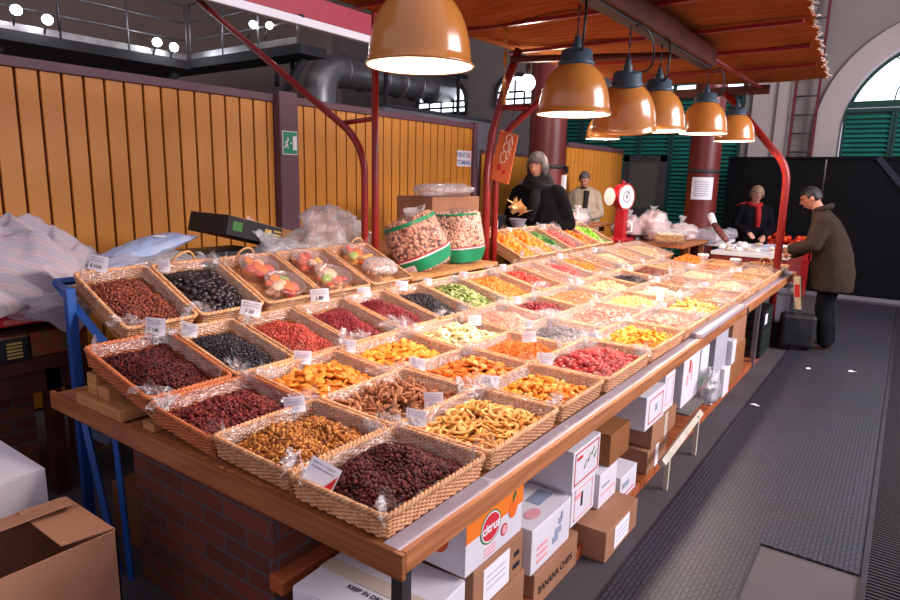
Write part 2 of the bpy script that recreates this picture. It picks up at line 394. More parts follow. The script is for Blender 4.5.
fl = [((4.26, 10.9, 4.0), 'left flood lamp of the pair at the gallery near the left frame edge', 0), ((4.67, 10.9, 3.95), 'right flood lamp of the pair at the gallery near the left frame edge', 0),
      ((6.4, 10.9, 3.93), 'bright round flood lamp, left one of the middle pair above the orange boards', 0), ((6.71, 10.9, 3.9), 'bright round flood lamp, right one of the middle pair above the orange boards', 0),
      ((7.1, 9.2, 4.17), 'small flood lamp on the right gallery railing, bluish white', 0), ((7.1, 8.78, 4.1), 'small flood lamp on the right gallery railing, warm white', 1), ((7.1, 7.95, 4.3), 'small flood lamp peeking above the red beam', 1)]
for p, lab, wm in fl:
    d = (V((0, 0, 1.75))-V(p)).normalized(); d = (d+V((.0, 0, -.25))).normalized()
    q = d.to_track_quat('Z', 'Y').to_matrix().to_4x4(); M = Matrix.Translation(p) @ q
    t = thing('flood_lamp', lab, 'lamp', p, None, 'flood lamps on the gallery')
    s = .6 if p[0] > 6.9 else .8
    b = MB(); b.lathe([(.0, -.1*s), (.06*s, -.1*s), (.1*s, 0), (.105*s, .02*s), (.095*s, .02*s)], 16, M=M); b.build('housing', M_gal, t)
    b = MB(); b.lathe([(.094*s, .012), (.06*s, .02), (0.001, .022)], 16, M=M); b.build('lens', M_floodw if wm else M_flood, t)
    b = MB(); b.tube([V(p)-d*.08*s, V(p)+V((0, .15, -.2))], .015, 6); b.build('bracket', M_gal, t)
    ld = bpy.data.lights.new('flood_light', 'POINT'); ld.energy = 3.5; ld.color = (.92, .95, 1) if not wm else (1, .9, .75); ld.shadow_soft_size = .08
    lo = bpy.data.objects.new('flood_light', ld); COL.objects.link(lo); lo.location = V(p)+d*.14
# duct
t = thing('ventilation_duct', 'round silver ventilation duct with an elbow above the orange boards', 'duct', (9, 8.9, 2.5))
pts = [(8.35, 9.0, 0.0), (8.35, 9.0, 3.2)]+[(8.35+.45*(1-math.cos(a)), 9.0, 3.2+.45*math.sin(a)) for a in (.4, .8, 1.2)]+[(8.85, 9, 3.66), (12.3, 9, 3.75)]
b = MB(); b.tube(pts, .3, 20); b.build('pipe', M_steel, t)
for i in range(6):
    b = MB(); b.tube([(8.9+i*.55, 9, 3.66), (8.93+i*.55, 9, 3.66)], .315, 20); b.build('joint_ring', M_steel, t)
# hall clutter: trusses and grey parapet behind the boards
t = thing('grey_parapet', 'plain grey parapet standing above the orange boards left of the sloping red tube', 'parapet', (11, 7.8, 0))
b = MB(); b.box(8.7, 12.2, 7.7, 7.9, 0, 2.95, bev=.01); b.build('panel', mat('parapet_grey', '#8a878e', '#7d7a80', 1, rough=.8), t)
b = MB(); b.box(8.7, 12.2, 7.66, 7.94, 2.95, 3.0); b.build('coping', mat('parapet_top', '#3a3b44', rough=.7), t)
def truss(nm, lab, segs, r=.045, m=None):
    b = MB()
    for p, q in segs: b.tube([p, q], r, 6)
    o = b.build(nm, m or M_gal); return tag(o, lab, 'beam')
truss('steel_truss', 'dark steel lattice girder seen between the nearest lamp and the red tube', [((9.5, 8.4, 3.95), (12.2, 8.4, 3.95)), ((9.5, 8.4, 4.35), (12.2, 8.4, 4.35))]+[((9.5+.45*i, 8.4, 3.95 if i % 2 else 4.35), (9.95+.45*i, 8.4, 4.35 if i % 2 else 3.95)) for i in range(6)]+[((9.5, 8.4, 4.35), (9.5, 8.4, 0)), ((11.9, 8.4, 4.35), (11.9, 8.4, 0))])
far_window('window_3', 0, 1, 0, 1, 0, 'x') if False else None
def far_window_x(nm, y0, y1, z0, z1, label):
    x = XB-.02; w = thing(nm, label, 'window', (x, (y0+y1)/2, z0)); del w['category']; struct(w)
    n = 14; r = (y1-y0)/2; yc = (y0+y1)/2; zz = z1-r*.75
    pts = [(y0, z0), (y1, z0)]+[(yc+r*math.cos(PI*i/n), zz+.75*r*math.sin(PI*i/n)) for i in range(n+1)]
    b = MB(); b.add([(x, y, z) for y, z in pts], [tuple(range(len(pts)))]); b.build('pane', M_sky2, w)
    b = MB(); b.tube([(x-.02, y, z) for y, z in pts], .05, 6, closed=True)
    for k in (1, 2, 3): yy = y0+(y1-y0)*k/4; b.tube([(x-.03, yy, z0), (x-.03, yy, zz+.5*r)], .025, 6)
    for k in (1, 2): zk = z0+(zz-z0)*k/2; b.tube([(x-.03, y0, zk), (x-.03, y1, zk)], .025, 6)
    b.build('window_frame', M_dark, w)
far_window_x('window_3', 8.5, 9.9, 3.2, 4.0, 'bright arched hall window seen just right of the nearest lamp')
far_window_x('window_4', 6.75, 7.7, 3.3, 3.95, 'small bright arched hall window just right of the leaning red tube')

# ------------------------------------------------------------------ orange boarded partitions
M_orange = mat('orange_boards', '#d98e36', '#c97f28', 3, (1, 1, .4), rough=.42, spec=.45)
M_groove = mat('board_groove', '#5e2c0e', rough=.8)
M_purple = mat('purple_paint', '#6a4852', '#5c3d48', 4, rough=.5)
def partition(x0, x1, y, ztop, label, pitch=.148, posts=(), z0=0):
    t = thing('boarded_partition', label, 'partition', ((x0+x1)/2, y, 0))
    b = MB(); b.box(x0, x1, y+.012, y+.05, z0, ztop); b.build('backing', M_groove, t)
    b = MB(); x = x0
    while x < x1-.02:
        xe = min(x+pitch-.018, x1); b.box(x, xe, y-.012, y+.012, z0+.02, ztop-.0, bev=.004); x += pitch
    b.build('boards', M_orange, t)
    b = MB(); b.box(x0, x1, y-.035, y+.06, ztop, ztop+.07, bev=.006); b.build('top_rail', M_purple, t)
    for (a, c) in posts:
        b = MB(); b.box(a, c, y-.06, y+.08, 0, ztop+.085, bev=.008); b.build('post', M_purple, t)
    return t
partition(-1.2, 4.045, 5.0, 2.41, 'long orange boarded partition left of the purple post with the green sign')
partition(4.28, 7.42, 5.0, 2.41, 'orange boarded partition between the purple post and the sloping red tube', posts=((7.42, 7.5),))
partition(9.7, 12.0, 6.3, 2.18, 'far shaded orange boards behind the hanging orange sign', .16)
partition(8.95, 11.25, 4.3, 2.24, 'orange boarded partition behind the seated stall, right of the dark red column')
t = thing('partition_post', 'purple grey post carrying the green exit sign between the orange boards', 'post', (4.16, 5, 0))
b = MB(); b.box(4.05, 4.275, 4.9, 5.08, 0, 2.51, bev=.01); b.build('shaft', M_purple, t)
b = MB(); b.box(4.04, 4.285, 4.89, 5.09, 0, .06); b.build('foot_plate', M_purple, t)
t = thing('exit_sign', 'green emergency exit sign with white running figure on the purple post', 'sign', (4.16, 4.898, 1.94))
b = MB(); b.box(4.07, 4.25, 4.892, 4.9, 1.93, 2.15, bev=.002); b.build('border', M_paper, t)
b = MB(); b.box(4.078, 4.242, 4.889, 4.893, 1.938, 2.142); b.build('panel', mat('sign_green', '#0f8a5e', rough=.4), t)
b = MB(); b.box(4.19, 4.236, 4.886, 4.89, 1.975, 2.105); b.build('door_symbol', M_paper, t)
b = MB()
for p in [[(4.12, 2.06), (4.115, 2.03)], [(4.115, 2.03), (4.13, 1.985)], [(4.115, 2.03), (4.095, 2.0), (4.085, 1.99)], [(4.12, 2.055), (4.14, 2.07)], [(4.115, 2.05), (4.095, 2.035)]]: b.tube([(x, 4.887, z) for x, z in p], .007, 5)
b.ball((4.127, 4.887, 2.08), .01, sub=1); b.tube([(4.155, 4.887, 2.04), (4.175, 4.887, 2.04)], .006, 5); b.build('running_figure', M_paper, t)
t = thing('paper_notice', 'white paper notice with two blue lines on the orange boards', 'sign', (7.24, 4.98, 1.9))
b = MB(); b.box(7.07, 7.40, 4.982, 4.987, 1.90, 2.11); b.build('sheet', M_paper, t)
text('VENTO', .085, (7.2, 4.98, 2.05), (1, 0, 0), (0, 0, 1), M_blueprint, t, bold=.001); text('TOMARE', .08, (7.23, 4.98, 1.95), (1, 0, 0), (0, 0, 1), M_blueprint, t, bold=.001)
b = MB(); b.box(7.335, 7.375, 4.979, 4.982, 2.02, 2.09); b.build('stamp', M_pinkprint, t)
t = thing('notice_strip', 'pale grey notice strip on the shaded boards left of the seller', 'sign', (11.1, 6.25, 1.7))
b = MB(); b.box(11.05, 11.5, 6.27, 6.285, 1.62, 1.72); b.build('sheet', mat('grey_paper', '#9a9490', rough=.8), t)
# kiosk box beyond
t = thing('stall_window', 'dark framed stall window between orange boards and green shutters', 'window', (11.25, 3.85, 0))
b = MB(); b.box(11.2, 11.26, 3.5, 3.6, 0, 2.2); b.box(11.2, 11.26, 4.15, 4.25, 0, 2.2); b.box(11.2, 11.26, 3.5, 4.25, 2.1, 2.2); b.box(11.2, 11.26, 3.5, 4.25, 0, 1.3); b.build('frame', mat('kiosk_frame', '#39424a', rough=.5), t)
b = MB(); b.box(11.22, 11.24, 3.6, 4.15, 1.3, 2.1); b.build('pane', mat('kiosk_glass', '#3c5a60', rough=.15, spec=.6), t)
# iron columns
M_col = mat('column_red', '#6e211c', '#611b18', 3, (1, 1, .3), rough=.4, spec=.5)
def column(x, y, r, label):
    t = thing('iron_column', label, 'column', (x, y, 0))
    b = MB(); b.lathe([(r*1.25, 0), (r*1.25, .15), (r*1.05, .25), (r, .35), (r*.98, 1.3), (r*.96, 4.5), (r*.96, 8.5)], 24, (x, y, 0)); b.build('shaft', M_col, t)
    b = MB(); b.lathe([(r*.97, 1.9), (r*1.02, 1.91), (r*1.02, 1.95), (r*.97, 1.96)], 24, (x, y, 0)); b.build('band', M_dark, t)
    return t
column(8.3, 4.29, .27, 'thick dark red iron column behind the seller')
t = column(10.55, 2.7, .24, 'dark red iron column with a paper sheet, in front of the green shutters')
d = V((-10.55, -2.7, 0)).normalized(); sd = V((-d.y, d.x, 0))
t = thing('column_notice', 'white paper sheet taped around the dark red iron column', 'sign', (10.3, 2.6, 1.6))
b = MB(); b.grid(6, 1, lambda u, v: V((10.55, 2.7, 0))+(d*math.cos((u-.5)*1.35)+sd*math.sin((u-.5)*1.35))*.246+V((0, 0, 1.5+.34*v))); b.build('sheet', M_paper, t)
b = MB()
for k in range(7): b.tube([V((10.55, 2.7, 0))+(d*math.cos(a)+sd*math.sin(a))*.2475+V((0, 0, 1.56+.035*k)) for a in (-.45, -.2, 0, .2, .4)], .004, 4)
b.build('print', M_greyprint, t)
# electrics on column behind seller
t = thing('switch_box', 'small white switch box on the dark red column right of the seller', 'switch', (8.2, 4.0, 1.6))
b = MB(); b.box(8.28, 8.34, 3.98, 4.06, 1.62, 1.82, bev=.006); b.build('box', M_paper, t); b = MB(); b.box(8.29, 8.33, 3.95, 4.0, 1.84, 1.94, bev=.004); b.build('cap', M_blackplastic, t)
# ------------------------------------------------------------------ neighbour canopy post, beam
def arc(p0, p1, p2, n=6):
    p0, p1, p2 = V(p0), V(p1), V(p2)
    return [p0*(1-t)**2+p1*2*t*(1-t)+p2*t*t for t in [i/n for i in range(n+1)]]
t = thing('canopy_post', 'dark red double tube post with a sloping brace in front of the orange boards', 'post', (3.52, 3.28, 0))
b = MB(); b.tube([(3.56, 3.25, 0), (3.56, 3.25, 3.3)], .027, 12); b.build('upright', M_red, t)
b = MB(); b.tube([(3.5, 3.3, 0), (3.5, 3.3, 1.75)]+arc((3.5, 3.3, 1.78), (3.5, 3.31, 1.95), (3.5, 3.48, 2.09))+[(3.5, 5.5, 3.36)], .027, 12); b.build('brace', M_red, t)
b = MB(); b.tube([(3.5, 3.55, 2.13), (3.56, 3.25, 2.16)], .018, 10); b.build('link', M_red, t)
t = thing('red_beam', 'rose red box beam with a pale lamp strip at the top left', 'beam', (4.5, 5.2, 3.1))
M_rose = mat('rose_paint', '#a03848', '#943242', 4, rough=.45)
b = MB(); b.box(2.6, 5.7, 5.12, 5.3, 3.28, 3.5, bev=.006); b.build('beam', M_rose, t)
b = MB(); b.box(2.6, 5.7, 5.08, 5.16, 3.19, 3.27, bev=.01); b.build('lamp_strip', mat('strip_white', '#d9d5da', rough=.4), t)
b = MB()
for k in range(1): b.box(4.5, 4.54, 5.08, 5.2, 3.26, 3.29)
b.build('clip', M_dark, t)

# ------------------------------------------------------------------ stall canopy
t = thing('stall_canopy', 'reed mat canopy on a red tube frame over the dried fruit table', 'canopy', (6, 2, 0)); CAN = t
def reedmat():
    m, nt, N, L, b_ = newmat('reed_mat')
    tc = N.new('ShaderNodeTexCoord'); mp = N.new('ShaderNodeMapping'); mp.inputs['Scale'].default_value = (110, 3, 3); L.new(tc.outputs['Object'], mp.inputs['Vector'])
    nz = N.new('ShaderNodeTexNoise'); nz.inputs['Scale'].default_value = 1; nz.inputs['Detail'].default_value = 5; L.new(mp.outputs[0], nz.inputs['Vector'])
    cr = N.new('ShaderNodeValToRGB'); e = cr.color_ramp.elements; e[0].position = .3; e[1].position = .72; e[0].color = lin('#753c22'); e[1].color = lin('#b0704a')
    el = e.new(.5); el.color = lin('#965630')
    L.new(nz.outputs['Fac'], cr.inputs['Fac'])
    bp = N.new('ShaderNodeBump'); bp.inputs['Strength'].default_value = .7; bp.inputs['Distance'].default_value = .01; L.new(nz.outputs['Fac'], bp.inputs['Height'])
    df = N.new('ShaderNodeBsdfDiffuse'); L.new(cr.outputs[0], df.inputs[0]); L.new(bp.outputs[0], df.inputs['Normal'])
    tl = N.new('ShaderNodeBsdfTranslucent'); L.new(cr.outputs[0], tl.inputs[0])
    mx = N.new('ShaderNodeMixShader'); mx.inputs[0].default_value = .1; L.new(df.outputs[0], mx.inputs[1]); L.new(tl.outputs[0], mx.inputs[2])
    L.new(mx.outputs[0], N['Material Output'].inputs['Surface']); N.remove(b_)
    return m
M_reed = reedmat()
# mat: near edge behind the camera, outer edge fraying
def matpt(u, v):
    x = 2.2+(8.02-2.2)*u
    yo = .50+.066*(x-2.2)+.025*math.sin(x*9)*math.sin(x*23+1); yi = 3.16-.05*(x-3) if x > 3 else 3.16
    yo += max(0, .0)
    xx = x-(.50*v if u > .86 else .50*v*max(0, (u-.6)/.26))
    y = yo+(yi-yo)*v
    z = 2.86+.012*math.sin(x*2.3+y*3)+.008*math.sin(y*7)-.015*math.sin(v*PI*3)**2
    return (xx, y, z)
b = MB(); nx, ny = 60, 24
b.grid(nx, ny, matpt); n0 = len(b.v)
b.grid(nx, ny, lambda u, v: (lambda p: (p[0], p[1], p[2]+.012))(matpt(u, v)))
nv = (nx+1)*(ny+1)
def side(idx): b.add([], []); b.f += [(idx[i], idx[i+1], idx[i+1]+nv, idx[i]+nv) for i in range(len(idx)-1)]; b.m += [0]*(len(idx)-1); b.sm += [False]*(len(idx)-1)
side([i for i in range(nx+1)]); side([j*(nx+1)+nx for j in range(ny+1)]); side([ny*(nx+1)+i for i in range(nx+1)]); side([j*(nx+1) for j in range(ny+1)])
b.build('reed_mat', M_reed, t)
b = MB()  # frayed white edge of the mat
for i in range(220):
    x = 3.2+4.8*i/220+random.uniform(-.01, .01); p = V(matpt((x-2.2)/5.82, 0)); b.tube([p, p+V((random.uniform(-.02, .02), -random.uniform(.005, .03), random.uniform(-.012, .015)))], .0022, 4)
o = b.build('frayed_edge', mat('fray', '#d8c4b4', rough=.9), t); o['kind'] = 'stuff'
for (x, y1) in [(3.2, 3.1), (4.1, 3.05), (5.0, 3.0), (5.9, 2.9), (6.8, 2.8)]:
    b = MB(); b.box(x, x+.035, .5+.066*(x-2.2)+.05, y1, 2.815, 2.84); b.build('batten', M_red, t)
M_beam = mat('dark_beam', '#5a2418', '#4a1d14', 4, rough=.5)
b = MB(); b.box(2.2, 5.62, 1.42, 1.56, 2.68, 2.81, bev=.005); b.build('ridge_beam', M_beam, t)
b = MB(); b.box(2.2, 5.62, 1.455, 1.525, 2.665, 2.68); b.build('cable_tray', M_dark, t)
b = MB(); b.box(7.62, 7.7, 1.36, 3.2, 2.70, 2.79, bev=.004); b.build('cross_beam', M_beam, t)
b = MB(); b.tube([(5.55, 1.45, 2.74), (7.66, 1.45, 2.76)], .02, 8); b.build('strut', M_red, t)
b = MB(); b.tube([(5.4, 1.5, 2.74), (4.95, 2.95, 2.76)], .03, 8); b.build('strut', M_beam, t)
# aisle side far post with curved brace
b = MB(); b.tube([(7.65, 1.09, 0), (7.65, 1.1, 1.7)]+arc((7.65, 1.1, 1.75), (7.65, 1.1, 1.97), (7.65, 1.27, 2.12))+[(7.65, 1.8, 2.73)], .038, 14); b.build('post', M_red, t)
b = MB(); b.box(6.98, 7.65, 1.08, 1.11, .42, .46); b.build('stretcher', M_red, t)
# rear post pair
b = MB(); b.tube([(4.86, 3.08, 0), (4.87, 3.1, 1.8), (4.93, 3.1, 2.15), (4.97, 3.0, 2.55), (5.0, 2.9, 2.85)], .036, 14); b.build('post', M_red, t)
b = MB(); b.tube([(5.0, 3.08, 0), (5.0, 3.09, 1.78)]+arc((5.0, 3.09, 1.8), (5.0, 3.1, 2.05), (5.0, 2.95, 2.2))+[(5.0, 2.62, 2.45)], .030, 12); b.build('brace', M_red, t)
b = MB(); b.tube([(4.95, 3.07, 2.37), (5.0, 2.74, 2.35)], .026, 10); b.build('link', M_red, t)
# hanging orange sign
t = thing('hanging_sign', 'orange board sign with white scrolling hand painted figures hung from the rear post', 'sign', (4.93, 2.97, 1.7))
M_osign = mat('orange_sign', '#e07a48', '#d2683c', 5, rough=.6)
S0 = [V((4.9, 3.0, 2.17)), V((4.9, 2.82, 2.12)), V((4.9, 2.90, 1.70)), V((4.9, 3.10, 1.75))]
b = MB(); q = [p+V((.012, 0, 0)) for p in S0]; b.add(S0+q, [(0, 1, 2, 3), (7, 6, 5, 4), (0, 4, 5, 1), (1, 5, 6, 2), (2, 6, 7, 3), (3, 7, 4, 0)]); b.build('board', M_osign, t)
b = MB(); c0 = V((4.893, 2.93, 1.99)); uy = (S0[1]-S0[0]).normalized(); uz = (S0[0]-S0[3]).normalized()
for k, (oy, oz, ry, rz) in enumerate([(0.005, .105, .03, .035), (0, .03, .032, .04), (-.01, -.06, .03, .05), (.03, .06, .018, .05), (.025, -.03, .015, .04)]):
    b.tube([c0+uy*(oy+ry*math.cos(a))+uz*(oz+rz*math.sin(a)) for a in [2*PI*i/14*(.92) for i in range(15)]], .0045, 5)
b.build('painted_figures', mat('chalk_white', '#e9d9c9', rough=.9), t)
b = MB(); b.ball(c0+uy*.03-uz*.18+V((.0, 0, 0)), .02, sc=(.15, 1, 1)); b.ball(c0-uy*.03-uz*.15, .022, sc=(.15, 1, 1.2)); b.build('painted_blot', M_redprint, t)
b = MB(); b.tube([S0[0]+V((0, -.09, 0)), V((4.97, 2.9, 2.37))], .003, 5); b.build('string', M_dark, t)
# yellow hanging tag strip
t = thing('fly_strip', 'narrow yellow twisted fly strip hanging from the reed canopy', 'strip', (4.2, 2.55, 2.3))
b = MB(); b.grid(24, 1, lambda u, v: V((4.2, 2.55, 2.30+.53*u))+V((math.cos(9*u), math.sin(9*u), 0))*(v-.5)*.03); b.build('ribbon', mat('amber', '#b87a1e', rough=.3), t)
b = MB(); b.tube([(4.2, 2.55, 2.29), (4.2, 2.55, 2.35)], .016, 8); b.build('cap', mat('amber2', '#a86a18', rough=.4), t)

# ------------------------------------------------------------------ pendant lamps
M_shade = mat('ochre_enamel', '#c07c3a', '#b87434', 2, rough=.22, spec=.6, coat=.3)
M_inner = mat('lamp_inner', '#f6ead8', emit='#ffe9cf', estr=1.5)
M_cap = mat('lamp_cap', '#3e5260', '#354653', 6, rough=.5)
M_bulb = mat('bulb_glow', '#ffffff', emit='#fff0da', estr=14)
LAMPS = [((1.98, 1.58, 2.165), .2, 'nearest large ochre pendant lamp cut by the top of the picture', 0),
         ((3.35, 1.58, 2.11), .2, 'ochre pendant lamp with blue cap, second nearest in the row', 0),
         ((4.01, 1.54, 2.085), .2, 'ochre pendant lamp, third in the row, tilted so its rim looks dark', 12),
         ((4.5, 1.5, 2.10), .2, 'ochre pendant lamp, fourth in the row, just behind the tilted one', 0),
         ((5.95, 1.56, 2.18), .2, 'ochre pendant lamp, fifth in the row, in front of the red column', 0),
         ((7.25, 1.58, 2.19), .2, 'smallest farthest ochre pendant lamp in the row beside the far post', 0),
         ((7.3, 3.05, 2.24), .2, 'ochre pendant lamp hanging apart above the seller side of the table', 0)]
lm = None
for i, (p, r, lab, tilt) in enumerate(LAMPS):
    t = thing('pendant_lamp', lab, 'lamp', p, (math.radians(tilt)*.5, math.radians(-tilt)*1.3, 0), 'pendant lamps over the table')
    if lm is None:
        prof = [(.2, 0), (.206, -.006), (.206, .004), (.196, .012), (.194, .035), (.188, .085), (.176, .135), (.158, .18), (.134, .217), (.106, .245), (.088, .256)]
        b = MB(); b.lathe(prof, 40); m1 = b.mesh('shade', [M_shade])
        b = MB(); b.lathe([(.2, -.002), (.19, .012), (.186, .04), (.178, .09), (.166, .138), (.146, .18), (.12, .215), (.09, .245), (.001, .25)][::-1], 40); m2 = b.mesh('reflector', [M_inner])
        b = MB(); b.lathe([(.09, .252), (.098, .258), (.098, .272), (.088, .278), (.084, .33), (.07, .338), (.001, .34)], 28)
        b.lathe([(.028, .335), (.028, .37), (.018, .38), (.016, .41), (.001, .412)], 14); m3 = b.mesh('cap', [M_cap])
        b = MB(); b.ball((0, 0, .13), .045, sc=(1, 1, 1.25)); m4 = b.mesh('bulb', [M_bulb])
        lm = (m1, m2, m3, m4)
    sh_ = inst('shade', lm[0], t); inst('reflector', lm[1], sh_); cp_ = inst('cap', lm[2], t); inst('bulb', lm[3], t)
    b = MB(); L_ = 2.68-p[2]
    b.tube([(0, 0, .4), (.0, 0, L_)], .004, 5); n = 0
    for k in range(int((L_-.42)/.03)): b.tube([(.006*math.cos(a)*(1 if k % 2 else .2), .006*math.cos(a)*(.2 if k % 2 else 1), .43+k*.03+.016*math.sin(a)) for a in [2*PI*j/8 for j in range(8)]], .002, 4, closed=True)
    b.build('chain', M_dark, cp_, local=True)
    sgn = 1 if i % 2 == 0 else -1
    b = MB(); b.tube(arc((.07, 0, .33), (.2*sgn, -.12, .28), (.13*sgn, -.1, .48), 8)+arc((.13*sgn, -.1, .48), (.08*sgn, -.08, .6), (.02*sgn, -.02, L_), 8)[1:], .007, 6); b.build('cable', M_blackplastic, cp_, local=True)
    ld = bpy.data.lights.new('lamp_light', 'SPOT'); ld.energy = (50, 46, 40, 36, 40, 46, 40)[i]; ld.color = (1, .81, .70); ld.shadow_soft_size = .07; ld.spot_size = math.radians(165); ld.spot_blend = .3
    lo = bpy.data.objects.new('lamp_light', ld); COL.objects.link(lo); lo.parent = t; lo.location = (0, 0, .055)
for p, r, lab in [((5.35, 3.0, 2.62), .07, 'bare round glowing bulb hung above the seller'), ((6.6, 3.3, 2.72), .045, 'smaller bare bulb half hidden behind the second lamp')]:
    t = thing('bare_bulb', lab, 'lamp', p)
    b = MB(); b.ball(p, r, sc=(1, 1, 1.05), sub=3); b.build('globe', M_bulb, t)
    b = MB(); b.lathe([(.02, r*.95), (.024, r*1.1), (.022, r+.08), (.012, r+.1)], 14, p); b.build('socket', M_dark, t)
    b = MB(); b.tube(arc(V(p)+V((0, 0, r+.09)), V(p)+V((.1, -.05, r+.2)), V((p[0]+.05, p[1]-.1, 2.855))), .006, 6); b.build('cable', M_blackplastic, t)
    ld = bpy.data.lights.new('bulb_light', 'POINT'); ld.energy = 14; ld.color = (1, .86, .7); ld.shadow_soft_size = r+.01
    lo = bpy.data.objects.new('bulb_light', ld); COL.objects.link(lo); lo.location = (p[0], p[1], p[2]-r-.03)

# ------------------------------------------------------------------ display table
TAB = thing('display_table', 'long wooden market table with rising tiers carrying the fruit trays', 'table', (1.2, 1, 0))
b = MB(); b.box(1.2, 8.3, 1.0, 3.06, .70, .742); b.build('table_board', M_wood, TAB)
b = MB(); b.box(1.2, 3.06, .982, 1.0, .69, .75, bev=.002); b.build('front_board', M_wood, TAB)
b = MB(); b.box(3.063, 8.38, .982, 1.0, .69, .75, bev=.002); b.build('front_board', M_wood, TAB)
b = MB(); b.box(1.2, 8.38, 1.0, 1.066, .742, .751); b.build('edge_strip', M_pale, TAB)
b = MB(); b.box(1.2, 8.38, .984, 1.002, .749, .753); b.build('edge_strip', M_wood, TAB)
b = MB(); b.box(1.182, 1.2, .982, 3.08, .672, .752, bev=.003); b.build('end_board', M_wood2, TAB)
b = MB(); b.box(5.6, 5.66, .978, .983, .69, .75); b.build('joint_plate', M_dark, TAB)
b = MB(); b.box(1.205, 1.245, 1.0, 1.04, 0, .70); b.build('leg', M_dark, TAB)
b = MB(); b.box(3.55, 4.75, 2.88, 3.36, 1.0, 1.03); b.build('sack_shelf', M_blockwood, TAB)
for x in (3.6, 4.68): b = MB(); b.box(x, x+.05, 3.0, 3.05, .743, 1.0); b.build('riser_block', M_blockwood, TAB)
b = MB(); b.box(1.9, 1.94, 1.3, 1.34, 0, .70); b.build('leg', M_dark, TAB)
for x in (3.98, 5.35): b = MB(); b.box(x, x+.06, 1.1, 1.16, 0, .70); b.build('leg', mat('grey_wood', '#6f6660', '#5f5752', 4, (8, 8, 1), rough=.8), TAB)
b = MB(); b.box(6.52, 6.56, 1.03, 1.07, 0, .70); b.build('leg', M_steel, TAB)
# tiers (sloped boards under rows); row: y centre, bottom z, tilt
ROW = {1: (1.258, .755, .4), 2: (1.672, .762, 2.2), 3: (2.092, .775, 6.0), 4: (2.55, .868, 14.0), 5: (3.085, 1.073, 24.5)}
def rowM(r, x, dy=0, rz=0):
    y, z, a = ROW[r]
    return Matrix.Translation((x, y+dy, z)) @ Matrix.Rotation(math.radians(a), 4, 'X') @ Matrix.Rotation(rz, 4, 'Z')
for r, hw in [(2, .2), (3, .2), (4, .27), (5, .26)]:
    b = MB(); y, z, a = ROW[r]; M = Matrix.Translation((0, y, z)) @ Matrix.Rotation(math.radians(a), 4, 'X')
    
    for (xa, xb) in ([(1.24, 8.25)] if r < 4 else [(1.24, 7.97)] if r == 4 else [(1.42, 3.52), (5.07, 7.32)]): b = MB(); b.box(xa, xb, -hw, hw, -.014, -.003, M=M); b.build('tier_board', M_blockwood, TAB)
for x in (1.225, 3.4, 5.6, 7.8):
    for (y0, y1, z1) in [(2.28, 2.36, .80), (2.62, 2.71, .87), (2.72, 2.8, .91)]:
        if x > 2 or True: b = MB(); b.box(x, x+.26, y0, y1, .743, z1-.022, bev=.003); b.build('riser_block', M_blockwood, TAB)
    if x > 2: b = MB(); b.box(x, x+.1, 3.2, 3.26, .743, 1.10); b.build('riser_block', M_blockwood, TAB)
o = MB(); M = Matrix.Translation((1.2, 2.78, .752)); o.box(-.012, .34, -.32, .05, .0, .045, M=M, bev=.003)
pl = o.build('wood_block', M_blockwood); tag(pl, 'raw wooden block wedged at the left end of the table above the end board', 'block')
b = MB(); b.box(4.22, 5.56, .99, 1.10, .7535, .782, bev=.003); o = b.build('wooden_plank', M_pale); tag(o, 'loose pale plank lying on the front edge of the table', 'plank')

# brick base
M_brick = brickmat('brick_wall', '#6c2e1c', '#502216', '#4a4347', .26, .073)
M_brick1 = mat('single_brick', '#a8552c', '#94481f', 8, rough=.8, bump=.2)
t = thing('brick_plinth', 'dark red brick plinth carrying the near end of the table', 'wall', (1.26, 1.9, 0))
b = MB(); b.box(1.26, 7.7, 1.62, 2.52, 0, .70); b.build('brick_body', M_brick, t)
b = MB(); b.box(1.245, 2.4, 1.56, 1.63, .335, .395, bev=.004); b.build('projecting_course', M_brick1, t)
b = MB(); x = 1.9
while x < 7.4: b.box(x, x+.24, 1.05, 1.64, 0.0, .058, bev=.004); x += .25
b.build('brick_ledge', M_brick1, t)
# blue trestle
t = thing('blue_trestle', 'blue painted metal trestle propping up the raised trays at the left end', 'trestle', (1.33, 3, 0))
b = MB(); b.box(1.31, 1.35, 3.12, 3.16, 0, 1.2); b.build('upright', M_blue, t)
b = MB(); b.tube([(1.36, 3.34, 1.2), (1.36, 2.72, .88)], .022, 4, smooth=False); b.build('sloping_bar', M_blue, t)
b = MB(); b.tube([(1.33, 3.14, 1.19), (1.36, 3.36, 1.2), (2.6, 3.36, 1.2)], .02, 4, smooth=False); b.build('rail', M_blue, t)
b = MB(); b.tube([(1.21, 2.82, .66), (1.21, 2.62, 0)], .017, 4, smooth=False); b.build('leg', M_blue, t)
b = MB(); b.tube([(1.22, 2.58, .67), (1.22, 2.54, 0)], .015, 4, smooth=False); b.build('leg', M_blue, t)
